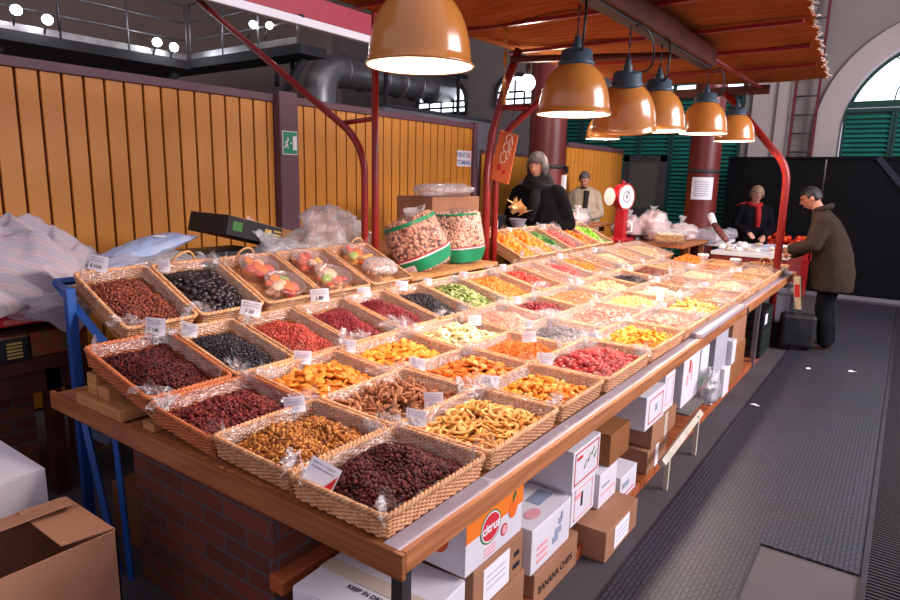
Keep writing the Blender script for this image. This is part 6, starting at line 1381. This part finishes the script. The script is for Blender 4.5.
# neighbour stall with red cloth
t = thing('neighbour_stall', 'next stall with red skirt and white topped counter behind the fruit table', 'stall', (9.7, 2.2, 0))
b = MB(); b.box(8.75, 10.3, 1.15, 2.05, .84, .88); b.box(9.25, 10.2, 2.06, 3.2, .9, .94); b.build('counter_top', mat('counter_white', '#d9d4d6', rough=.5), t)
b = MB(); b.grid(40, 2, lambda u, v: (8.76+.006*math.sin(60*u), 1.16+.89*u, .84*v)); b.grid(40, 2, lambda u, v: (8.76+1.53*u, 1.16+.006*math.sin(60*u), .84*v)); b.build('red_skirt', mat('skirt_red', '#7a1f1a', '#6a1915', 3, rough=.8), t)
for i in range(26):
    x = random.uniform(8.85, 9.9); y = random.uniform(1.25, 2.0); r = random.uniform(.035, .06)
    b = MB()
    b.lathe([(.001, 0), (r*.8, 0), (r, r*.7), (r*1.02, r*.75), (r*.9, r*.9), (.001, r)], 16, (x, y, .88)) if i % 3 else b.ball((x, y, .88+r*.75), r, sc=(1.2, 1, .75))
    o = b.build('cheese_round' if i % 3 == 0 else 'lidded_tub', mat('goods_%d' % (i % 4), ['#e4ded8', '#d9c9b4', '#c9b59c', '#efeaea'][i % 4], rough=.5)); tag(o, ['pale rounded lump', 'small whitish lidded tub'][1 if i % 3 else 0]+' among the goods on the next stall counter', 'tub' if i % 3 else 'food', 'pale goods on the next stall counter' if i % 3 else 'pale lumps on the next stall counter')
for i in range(7):
    plastic_bag((9.3+.16*i, 2.15+.13*(i % 3), .94), .12, .1, .16, 'small pale wrapped packet among the row on the next stall', 30+i).__setitem__('group', 'wrapped packets on the next stall')
t = thing('sausage', 'dark salami with a white wrapped end leaning among the packets', 'food', (9.25, 2.0, 1.0)); b = MB(); b.tube([(9.05, 1.93, 1.0), (9.15, 2.05, 1.1), (9.25, 2.16, 1.2)], [.035, .045, .04], 12); b.build('salami', mat('salami', '#5a2420', '#8a5048', 20, rough=.5), t); b = MB(); b.tube([(9.25, 2.16, 1.2), (9.33, 2.24, 1.32)], [.042, .05], 10); b.build('white_wrap', M_paper, t)
b = MB(); b.box(9.5, 10.25, 1.2, 1.62, .882, .90); o = b.build('paper_stack', mat('blue_white', '#c6cbe0', rough=.6)); tag(o, 'bluish white paper sheets lying in front of the woman', 'paper')
# tomatoes / red fruit crate behind
t = thing('fruit_crate', 'red crate of bright red orange fruit beyond the counter', 'crate', (11.2, 1.55, .6)); b = MB()
for (x0, x1, y0, y1) in [(11.1, 11.62, 1.15, 1.17), (11.1, 11.62, 2.03, 2.05), (11.1, 11.12, 1.15, 2.05), (11.6, 11.62, 1.15, 2.05)]: b.box(x0, x1, y0, y1, .62, .84)
b.box(11.1, 11.62, 1.15, 2.05, .60, .62); b.box(11.12, 11.6, 1.2, 2.0, 0, .60); b.build('crate_body', M_redp, t)
M_tom = fruitmat('tomato', ['#d8301a', '#e4481e', '#c82216', '#f06a2a'], .25, .5)
tv = MB(); tv.ball((0, 0, 0), .05, sc=(1, 1, .9)); tme = tv.mesh('tomato', [M_tom])
for i in range(90):
    a = random.uniform(11.14, 11.58); c_ = random.uniform(1.2, 2.0); l = i % 3
    o = bpy.data.objects.new('red_fruit', tme); COL.objects.link(o); o.location = (a, c_, .70+.075*l+.06*(1-abs(c_-1.6)/.42)+ (a-11.12)*.15); tag(o, 'round red orange fruit piled in the red crate behind the woman', 'fruit', 'red fruit in the crate behind the woman')
# orange wrapped sweets/flowers left of seller
t = thing('flower_bunch', 'yellow and orange wrapped bunch just left of the seller', 'flowers', (6.14, 3.49, 1.12))
b = MB(); b.lathe([(.03, 0), (.06, .12), (.1, .2)], 12, (6.14, 3.49, 1.12)); b.build('wrapper', mat('grey_wrap', '#8a8496', '#a39aa8', 8, rough=.3), t)
M_fl = fruitmat('petal', ['#e88a1c', '#f2b45c', '#d65a1c', '#f6d9a0'], .5, .3); b = MB()
for i in range(14):
    p = V((6.12+random.uniform(-.1, .1), 3.49+random.uniform(-.07, .07), 1.38+random.uniform(-.03, .1))); e = V((random.uniform(-1, 1), random.uniform(-1, 1), random.uniform(.2, 1.2))).normalized()*.14
    s_ = e.cross(V((0, 0, 1))).normalized()*.05; b.add([p, p+e*.5+s_, p+e, p+e*.5-s_], [(0, 1, 2, 3)])
b.build('petals', M_fl, t)
# ------------------------------------------------------------------ people
M_skin = mat('skin', '#c98a70', '#bd7c63', 8, rough=.5); M_skin2 = mat('skin_pale', '#d29a84', '#c78c76', 8, rough=.5)
def limb(b, pts, rs, n=12):
    pts = [V(p) for p in pts]; b.tube(pts, rs, n)
    for p, r in zip(pts, rs): b.ball(p, r*.99, sub=2)
def remesh(b, voxel, smooth=4, name='m', noise_amp=0., nscale=6., m=None, mats=None):
    ob = bpy.data.objects.new('tmp', b.mesh('tmp', [m])); COL.objects.link(ob)
    md = ob.modifiers.new('r', 'REMESH'); md.mode = 'VOXEL'; md.voxel_size = voxel; md.use_smooth_shade = True
    if smooth: sm = ob.modifiers.new('s', 'SMOOTH'); sm.iterations = smooth; sm.factor = .5
    me = tomesh(ob, name); bpy.data.objects.remove(ob)
    if noise_amp:
        n = len(me.vertices); co = np.empty(n*3); no = np.empty(n*3); me.vertices.foreach_get('co', co); me.vertices.foreach_get('normal', no)
        co = co.reshape(-1, 3); no = no.reshape(-1, 3)
        d = np.array([1-2*abs(mnoise.noise(V((p[0]*nscale, p[1]*nscale, p[2]*nscale*.55)))) for p in co])*noise_amp
        me.vertices.foreach_set('co', (co+no*d[:, None]).ravel()); me.update()
    me.materials.clear(); me.materials.append(m)
    me.polygons.foreach_set('use_smooth', [True]*len(me.polygons))
    return me
def rings(b, rl, n=24):
    """closed loft of elliptical rings (cx, cy, cz, rx, ry)"""
    vs = []; fs = []
    for (x, y, z, rx, ry) in rl:
        for j in range(n):
            a = 2*PI*j/n; c, s = math.cos(a), math.sin(a)
            vs.append((x+rx*math.copysign(abs(c)**.85, c), y+ry*math.copysign(abs(s)**.85, s), z))
    k = len(rl)
    for i in range(k-1):
        for j in range(n): fs.append((i*n+j, i*n+(j+1) % n, (i+1)*n+(j+1) % n, (i+1)*n+j))
    fs += [tuple(range(n-1, -1, -1)), tuple(range((k-1)*n, k*n))]
    b.add(vs, fs)
def head_to(b, HM, female=False):
    nu, nv = 40, 30; vs = []
    for j in range(nv+1):
        ph = PI*j/nv
        for i in range(nu):
            a = 2*PI*i/nu; x = math.cos(a)*math.sin(ph); y = math.sin(a)*math.sin(ph); z = -math.cos(ph)
            X, Y, Z = x*.098, y*.076, z*.118
            if x > 0: X *= .92
            if z < -.1: k = 1-.28*min(1, (-z-.1)/.9); Y *= k; X = X*(1-.12*min(1, -z)) + .012*min(1, -z)      # jaw and chin
            g = lambda cy, cz, sy, sz: math.exp(-((Y-cy)/sy)**2-((Z-cz)/sz)**2) if x > .1 else 0
            X += .026*g(0, -.022, .012, .017)+.012*g(0, .0, .010, .024)-.010*g(.032, .008, .017, .012)-.010*g(-.032, .008, .017, .012)+.007*g(0, .030, .05, .012)+.006*g(0, -.058, .02, .006)+.006*g(0, -.070, .018, .006)-.005*g(0, -.064, .02, .004)+.010*g(0, -.098, .02, .016)
            X += .004*g(.04, -.03, .02, .02)+.004*g(-.04, -.03, .02, .02)
            vs.append(HM @ V((X, Y, Z)))
    fs = [(j*nu+i, j*nu+(i+1) % nu, (j+1)*nu+(i+1) % nu, (j+1)*nu+i) for j in range(nv) for i in range(nu)]
    b.add(vs, fs, 0, True)
    for s in (-1, 1): b.ball(HM @ V((-.008, s*.077, -.005)), 1, sub=2, sc=(.016, .010, .030), M=HM.to_3x3().to_4x4())
def hand_to(b, HM, curl=.5, side=1):
    """palm along +X from wrist, palm facing -Z, thumb on +Y*side"""
    P = lambda x, y, z: HM @ V((x, y*side, z))
    b.tube([P(0, 0, 0), P(.03, 0, 0), P(.085, 0, -.004)], [.024, .032, .034], 12)
    for y in (-.026, -.009, .009, .026): b.ball(P(.08, y, -.003), .0125)
    for k, (y, L_) in enumerate([(.028, .072), (.010, .080), (-.009, .074), (-.027, .058)]):
        a = 0; x, z = .085, -.003; pts = [P(x-.02, y*.9, z)]; pts.append(P(x, y, z))
        for s_ in (.45, .31, .24): a += curl*(1+.1*k); x += L_*s_*math.cos(a); z -= L_*s_*math.sin(a); pts.append(P(x, y*(1+.1), z))
        limb(b, pts, [.0095, .0095, .0088, .008, .007], 8)
    limb(b, [P(.02, .022, -.006), P(.045, .05, -.016), P(.07, .058, -.026), P(.092, .054, -.034)], [.014, .012, .010, .008], 8)
def rig(p, fwd, pitch=0., roll=0.):
    """head frame: local x = facing"""
    return Matrix.Translation(p) @ Matrix.Rotation(fwd, 4, 'Z') @ Matrix.Rotation(pitch, 4, 'Y') @ Matrix.Rotation(roll, 4, 'X')
def dirM(p, q, palm=(0, 0, -1)):
    x = (V(q)-V(p)).normalized(); z = -V(palm); z = (z-x*x.dot(z)).normalized(); y = z.cross(x)
    M = Matrix((x, y, z)).transposed().to_4x4(); M.translation = V(p); return M
def hair(HM, m, parent, base, style):
    nu, nv = 56, 36; b = MB(); vs = []; keep = []
    for j in range(nv+1):
        ph = PI*j/nv
        for i in range(nu):
            a = 2*PI*i/nu; x = math.cos(a)*math.sin(ph); y = math.sin(a)*math.sin(ph); z = -math.cos(ph)
            k = 1+(.05*mnoise.noise(V((a*4, z*.6, 1)))+.03*mnoise.noise(V((a*13, z*.8, 4))))*math.sin(ph)**.7*(1 if style != 'short' else .5)
            if style == 'bob':
                X, Y, Z = x*.118*k, y*.100*k, z*.137*k+.004
                if z < .2: Y *= 1+.10*(.2-z); X *= 1+.03*(.2-z)
                zz = -.10 if x < .3 else (.036+.02*mnoise.noise(V((a*14, 3, 1))) if abs(y) < .72 else -.085)
            elif style == 'wavy':
                X, Y, Z = x*.118*k, y*.098*k, z*.135*k+.006; zz = -.055 if x < .3 else (.045 if abs(y) < .7 else -.03)
            else:
                X, Y, Z = x*.106*k, y*.084*k, z*.126*k+.002; zz = -.045 if x < -.25 else (.012 if x < .35 else .062)
            if Z < zz: Z = zz+(Z-zz)*.04; sh = .80 if style != 'short' else .86; X *= sh if x > .35 else .93; Y *= .93
            vs.append(HM @ V((X-.006, Y, Z)))
    fs = [(j*nu+i, j*nu+(i+1) % nu, (j+1)*nu+(i+1) % nu, (j+1)*nu+i) for j in range(nv) for i in range(nu)]
    b.add(vs, fs, 0, True); return b.build('hair', m, parent, local=True)
def face_bits(HM, parent, brow='#4a3a34', glasses=False, lips='#a8584e'):
    b = MB()
    for s in (-1, 1):
        b = MB(); b.ball(HM @ V((.079, s*.031, .006)), .0105, sc=(.6, 1.15, .6)); ey = b.build('eye', mat('eye_white', '#d8d0cc', rough=.3), parent, local=True)
        b = MB(); b.ball(HM @ V((.0852, s*.030, .006)), .0052, sc=(.5, 1, 1)); b.build('iris', mat('iris', '#2a1e18', rough=.2), ey, local=True)
        b = MB(); b.tube([HM @ V((.090, s*.014, .024)), HM @ V((.091, s*.03, .029)), HM @ V((.080, s*.048, .024))], [.003, .004, .002], 6); b.build('eyebrow', mat('brow_'+brow, brow, rough=.8), parent, local=True)
    b = MB(); b.tube([HM @ V((.082, -.02, -.066)), HM @ V((.0925, -.008, -.064)), HM @ V((.0925, .008, -.064)), HM @ V((.082, .02, -.066))], [.002, .005, .005, .002], 8); b.build('lips', mat('lips', lips, rough=.4), parent, local=True)
    if glasses:
        b = MB()
        for s in (-1, 1): b.tube([HM @ V((.104, s*.033+.022*math.cos(a), .004+.017*math.sin(a))) for a in [2*PI*i/16 for i in range(16)]], .0025, 6, closed=True); b.tube([HM @ V((.103, s*.055, .01)), HM @ V((.05, s*.083, .01)), HM @ V((-.005, s*.084, .008))], .0022, 6)
        b.tube([HM @ V((.105, -.011, .008)), HM @ V((.105, .011, .008))], .0025, 6); b.build('glasses', M_blackplastic, parent, local=True)
def person(lab, base, yaw, P, name='person'):
    t = thing(name, lab, 'person', base, (0, 0, yaw))
    t.scale = [P.get('s', 1.)]*3
    HM = rig(P['head'], P.get('hyaw', 0), P.get('hpitch', 0), P.get('hroll', 0))
    b = MB()
    head_to(b, HM)
    nk = HM @ V((-.02, 0, -.07)); limb(b, [P['neck'], V(P['neck']).lerp(nk, .5), nk], [.066, .058, .056])
    ch = V(P['chest']); hp = V(P['hip'])
    rings(b, [(*hp-V((0, 0, .1)), .08, .13), (*hp, .11, .165), (*hp.lerp(ch, .45), .10, .145), (*ch, .12, .175), (P['neck'][0], P['neck'][1], P['neck'][2]-.05, .075, .14), (*P['neck'], .05, .06)])
    for s, k in ((1, 'L'), (-1, 'R')):
        sh, el, wr_, ft, kn = (V(P[x+k]) for x in ('sh', 'el', 'wr', 'ft', 'kn'))
        limb(b, [sh, sh.lerp(el, .5), el, el.lerp(wr_, .4), wr_], [.058, .05, .042, .042, .028])
        d = (wr_-el).normalized(); hand_to(b, dirM(wr_, wr_+V(P.get('hd'+k, d)), P.get('palm', (0, 0, -1))), P.get('curl', .45), 1 if k == 'R' else -1)
        hj = hp+V((0, s*.09, -.02)); an = ft+V((-.05, 0, .08))
        limb(b, [hj, hj.lerp(kn, .5), kn, kn.lerp(an, .35), an], [.09, .075, .056, .055, .038])
        limb(b, [an+V((0, 0, -.04)), ft+V((.08, 0, .035))], [.036, .034])
    me = remesh(b, .0075, 2, 'body', m=P.get('skin', M_skin))
    o = bpy.data.objects.new('body', me); COL.objects.link(o); o.parent = t
    # trousers
    b = MB()
    for s, k in ((1, 'L'), (-1, 'R')):
        ft, kn = V(P['ft'+k]), V(P['kn'+k]); hj = hp+V((0, s*.085, .0)); an = ft+V((-.05, 0, .09))
        limb(b, [hj, hj.lerp(kn, .5), kn, kn.lerp(an, .5), an], [.115, .10, .08, .078, .07])
    rings(b, [(*hp-V((0, 0, .12)), .11, .17), (*hp+V((0, 0, .1)), .125, .175)])
    me = remesh(b, .014, 4, 'trousers', .006, 9, m=P['trousers']); o = bpy.data.objects.new('trousers', me); COL.objects.link(o); o.parent = t
    for k in 'LR':
        ft = V(P['ft'+k]); b = MB(); b.ball(ft+V((-.05, 0, .045)), .045, sc=(1.1, .9, 1)); limb(b, [ft+V((-.06, 0, .035)), ft+V((.05, 0, .04)), ft+V((.13, 0, .03))], [.035, .045, .035])
        for i, v in enumerate(b.v): b.v[i] = (v[0], v[1], max(v[2], ft.z+.001))
        me = remesh(b, .008, 2, 'shoe', m=P.get('shoes', mat('shoe_brown', '#4a2a1a', rough=.5))); o = bpy.data.objects.new('shoe', me); COL.objects.link(o); o.parent = t
    # coat
    b = MB(); rings(b, P['coat'])
    for k in 'LR':
        sh, el, wr_ = (V(P[x+k]) for x in ('sh', 'el', 'wr')); r0 = P.get('sl', .085); we = el.lerp(wr_, .93)
        limb(b, [sh, sh.lerp(el, .5), el, el.lerp(we, .5), we], [r0*1.0, r0*.92, r0*.84, r0*.74, r0*.62])
    me = remesh(b, .013, 5, 'coat', P.get('wrinkle', .014), 6, m=P['coatm']); o = bpy.data.objects.new('coat', me); COL.objects.link(o); o.parent = t
    hair(HM, P['hairm'], t, base, P['style'])
    face_bits(HM, t, P.get('brow', '#4a3a34'), P.get('glasses', False))
    return t, HM
M_trous = mat('dark_trousers', '#0e0f13', '#13151a', 10, rough=.9, spec=.08)
M_coatb = mat('black_coat', '#0c0a0d', '#121015', 9, rough=.9, spec=.08, bump=.2)
M_coatbr = mat('brown_coat', '#3d302a', '#302621', 40, rough=.95, spec=.1, bump=.3)
M_beige = mat('beige_jacket', '#b3a48e', '#a3937c', 10, rough=.85)
M_hairg = mat('hair_grey', '#6e6360', '#3c3234', 120, (1, 1, .12), rough=.5, bump=.15)
M_haird = mat('hair_dark', '#14100e', '#1c1613', 170, (1, 1, .2), rough=.45, bump=.5)
M_hairb = mat('hair_blond', '#a88a66', '#5e4636', 150, (1, 1, .2), rough=.5, bump=.5)
M_redscarf = mat('red_scarf', '#b01c1e', '#8c1518', 12, rough=.85, bump=.3)
# platform inside the stall
t, HM = person('seller with grey bobbed hair in a bulky black coat and black scarf behind the table', (6.72, 3.56, 0), math.radians(188), dict(s=1.2,
    head=(.06, 0, 1.585), hyaw=math.radians(-4), hpitch=.08, neck=(.01, 0, 1.43), chest=(0, 0, 1.25), hip=(-.02, 0, .92),
    shL=(0, .175, 1.31), elL=(-.03, .29, 1.05), wrL=(.14, .22, .92), hdL=(.6, -.4, -.5), shR=(0, -.175, 1.31), elR=(-.03, -.29, 1.05), wrR=(.14, -.22, .92), hdR=(.6, .4, -.5),
    ftL=(.05, .1, 0), ftR=(.05, -.1, 0), knL=(.03, .1, .48), knR=(.03, -.1, .48),
    coat=[(0, 0, .62, .2, .27), (0, 0, .85, .2, .28), (0, 0, 1.05, .19, .28), (0, 0, 1.22, .175, .245), (0, 0, 1.34, .14, .2), (0, 0, 1.41, .10, .13), (0, 0, 1.45, .085, .10)], sl=.102,
    coatm=M_coatb, trousers=M_trous, hairm=M_hairg, style='bob', brow='#6a5f5a', skin=M_skin2, shoes=M_blackplastic))
b = MB()
for k, (z, r) in enumerate([(1.405, .118), (1.44, .108), (1.475, .095)]): b.tube([(.02+r*1.05*math.cos(a)+.01*math.sin(3*a+k), r*math.sin(a), z-.02*math.cos(a)+.008*math.sin(4*a+k*2)) for a in [2*PI*i/28 for i in range(28)]], .04, 10, closed=True)
limb(b, [(.13, .03, 1.38), (.17, .03, 1.25), (.18, .0, 1.1)], [.05, .055, .05]); b.build('scarf', mat('black_scarf', '#0b0a0c', '#151216', 14, rough=.95, bump=.4), t, local=True)
# man in brown coat
t, HM = person('man with short dark hair and glasses in a long brown coat bending over the counter', (7.86, .60, 0), math.radians(97), dict(
    head=(.275, 0, 1.62), hpitch=.45, neck=(.17, 0, 1.47), chest=(.1, 0, 1.27), hip=(-.03, 0, .92),
    shL=(.13, .19, 1.40), elL=(.2, .25, 1.14), wrL=(.40, .12, 1.07), hdL=(.9, -.2, -.25), shR=(.13, -.19, 1.40), elR=(.2, -.26, 1.12), wrR=(.38, -.1, 1.0), hdR=(.9, .2, -.2),
    ftL=(.02, .09, 0), ftR=(-.02, -.1, 0), knL=(.03, .09, .48), knR=(.0, -.1, .48),
    wrinkle=.012, coat=[(-.03, 0, .66, .19, .265), (-.02, 0, .85, .2, .26), (.01, 0, 1.05, .185, .25), (.06, 0, 1.24, .165, .235), (.11, 0, 1.38, .13, .195), (.15, 0, 1.47, .09, .11), (.165, 0, 1.50, .085, .09)], sl=.088,
    coatm=M_coatbr, trousers=M_trous, hairm=M_haird, style='short', glasses=True, brow='#1a1412'))
b = MB(); b.tube([(.155+.08*math.cos(a), .09*math.sin(a), 1.515-.03*math.cos(a)) for a in [PI*.25+2*PI*.75*i/18 for i in range(19)]], .03, 10); b.build('collar', M_coatbr, t, local=True)
# woman with red scarf
t, HM = person('woman with wavy blond grey hair, dark coat and red scarf behind the next counter', (10.72, 1.94, 0), math.radians(205), dict(
    head=(.06, 0, 1.60), hyaw=.1, hpitch=.3, neck=(.0, 0, 1.44), chest=(0, 0, 1.25), hip=(-.03, 0, .9),
    shL=(.0, .18, 1.37), elL=(.06, .25, 1.10), wrL=(.26, .1, .98), hdL=(.9, -.3, -.2), shR=(0, -.18, 1.37), elR=(.0, -.24, 1.10), wrR=(.26, -.12, 1.02), hdR=(.9, .3, -.1),
    ftL=(.03, .1, 0), ftR=(.03, -.1, 0), knL=(.03, .1, .48), knR=(.03, -.1, .48),
    coat=[(-.02, 0, .6, .17, .24), (-.01, 0, .85, .165, .23), (0, 0, 1.1, .15, .21), (0, 0, 1.28, .14, .205), (0, 0, 1.40, .11, .17), (0, 0, 1.46, .075, .09)], sl=.082,
    coatm=mat('dark_coat', '#0e0d12', '#131218', 9, rough=.9, spec=.08), trousers=M_trous, hairm=M_hairb, style='wavy', glasses=True, skin=M_skin2, brow='#7a6450', shoes=M_blackplastic))
b = MB(); b.tube([(.02+.092*math.cos(a), .085*math.sin(a), 1.455-.02*math.cos(a)) for a in [2*PI*i/24 for i in range(24)]], .028, 10, closed=True); limb(b, [(.10, .02, 1.44), (.15, .03, 1.3), (.17, .03, 1.14)], [.04, .042, .035]); b.build('scarf', M_redscarf, t, local=True)
b = MB(); limb(b, [(-.02, -.21, 1.43), (-.05, -.12, 1.46)], [.03, .03]); limb(b, [(-.03, -.24, 1.38), (-.02, -.21, 1.43)], [.026, .03]); b.build('shoulder_trim', M_redscarf, t, local=True)
# old man in beige jacket
b = MB(); b.box(8.62, 9.5, 3.87, 4.2, .18, .22); b.box(8.62, 8.7, 3.87, 4.2, 0, .18); b.box(9.4, 9.5, 3.87, 4.2, 0, .18); o = b.build('duckboard', M_dkwood); tag(o, 'raised wooden board the man in the beige jacket stands on', 'platform')
t, HM = person('man with short grey hair in a pale beige jacket looking down behind the stall', (9.02, 4.0, .22), math.radians(196), dict(
    head=(.09, 0, 1.545), hpitch=.5, neck=(.02, 0, 1.40), chest=(0, 0, 1.22), hip=(-.03, 0, .9),
    shL=(.02, .165, 1.31), elL=(.03, .24, 1.05), wrL=(.24, .12, 1.0), hdL=(.9, -.3, -.2), shR=(.02, -.165, 1.31), elR=(.03, -.24, 1.05), wrR=(.24, -.12, 1.0), hdR=(.9, .3, -.2),
    ftL=(.03, .1, 0), ftR=(.03, -.1, 0), knL=(.03, .1, .48), knR=(.03, -.1, .48),
    coat=[(-.02, 0, .75, .16, .23), (-.01, 0, .95, .165, .24), (0, 0, 1.1, .155, .23), (.0, 0, 1.26, .145, .215), (.01, 0, 1.37, .115, .18), (.015, 0, 1.43, .08, .10)], sl=.08,
    coatm=M_beige, trousers=M_trous, hairm=M_hairg, style='short', brow='#6a5f5a', shoes=M_blackplastic))
b = MB(); b.tube([(.12, .05, 1.38), (.15, .045, 1.2), (.15, .04, 1.0)], [.045, .04, .035], 10); b.tube([(.02+.075*math.cos(a), .08*math.sin(a), 1.41) for a in [2*PI*i/20 for i in range(20)]], .022, 8, closed=True); b.build('inner_collar', mat('dark_pullover', '#2a1e1e', rough=.9), t, local=True)
# ------------------------------------------------------------------ light: dim daylight of the hall
w = bpy.data.worlds.new('world'); SC.world = w; w.use_nodes = True
bg = w.node_tree.nodes['Background']; bg.inputs[0].default_value = (.92, .82, 1.0, 1); bg.inputs[1].default_value = .5
def area(nm, loc, target, sx, sy, e, col):
    ld = bpy.data.lights.new(nm, 'AREA'); ld.shape = 'RECTANGLE'; ld.size = sx; ld.size_y = sy; ld.energy = e; ld.color = col
    lo = bpy.data.objects.new(nm, ld); COL.objects.link(lo); lo.location = loc
    lo.rotation_euler = (V(target)-V(loc)).to_track_quat('-Z', 'Y').to_euler(); return lo
# tall hall windows on the aisle side (outside the frame, behind and right of the camera)
area('hall_window_light', (6.5, -5.0, 4.4), (4.5, 2.2, .7), 5, 3, 640, (1, .93, .97))
SC.view_settings.exposure = .45
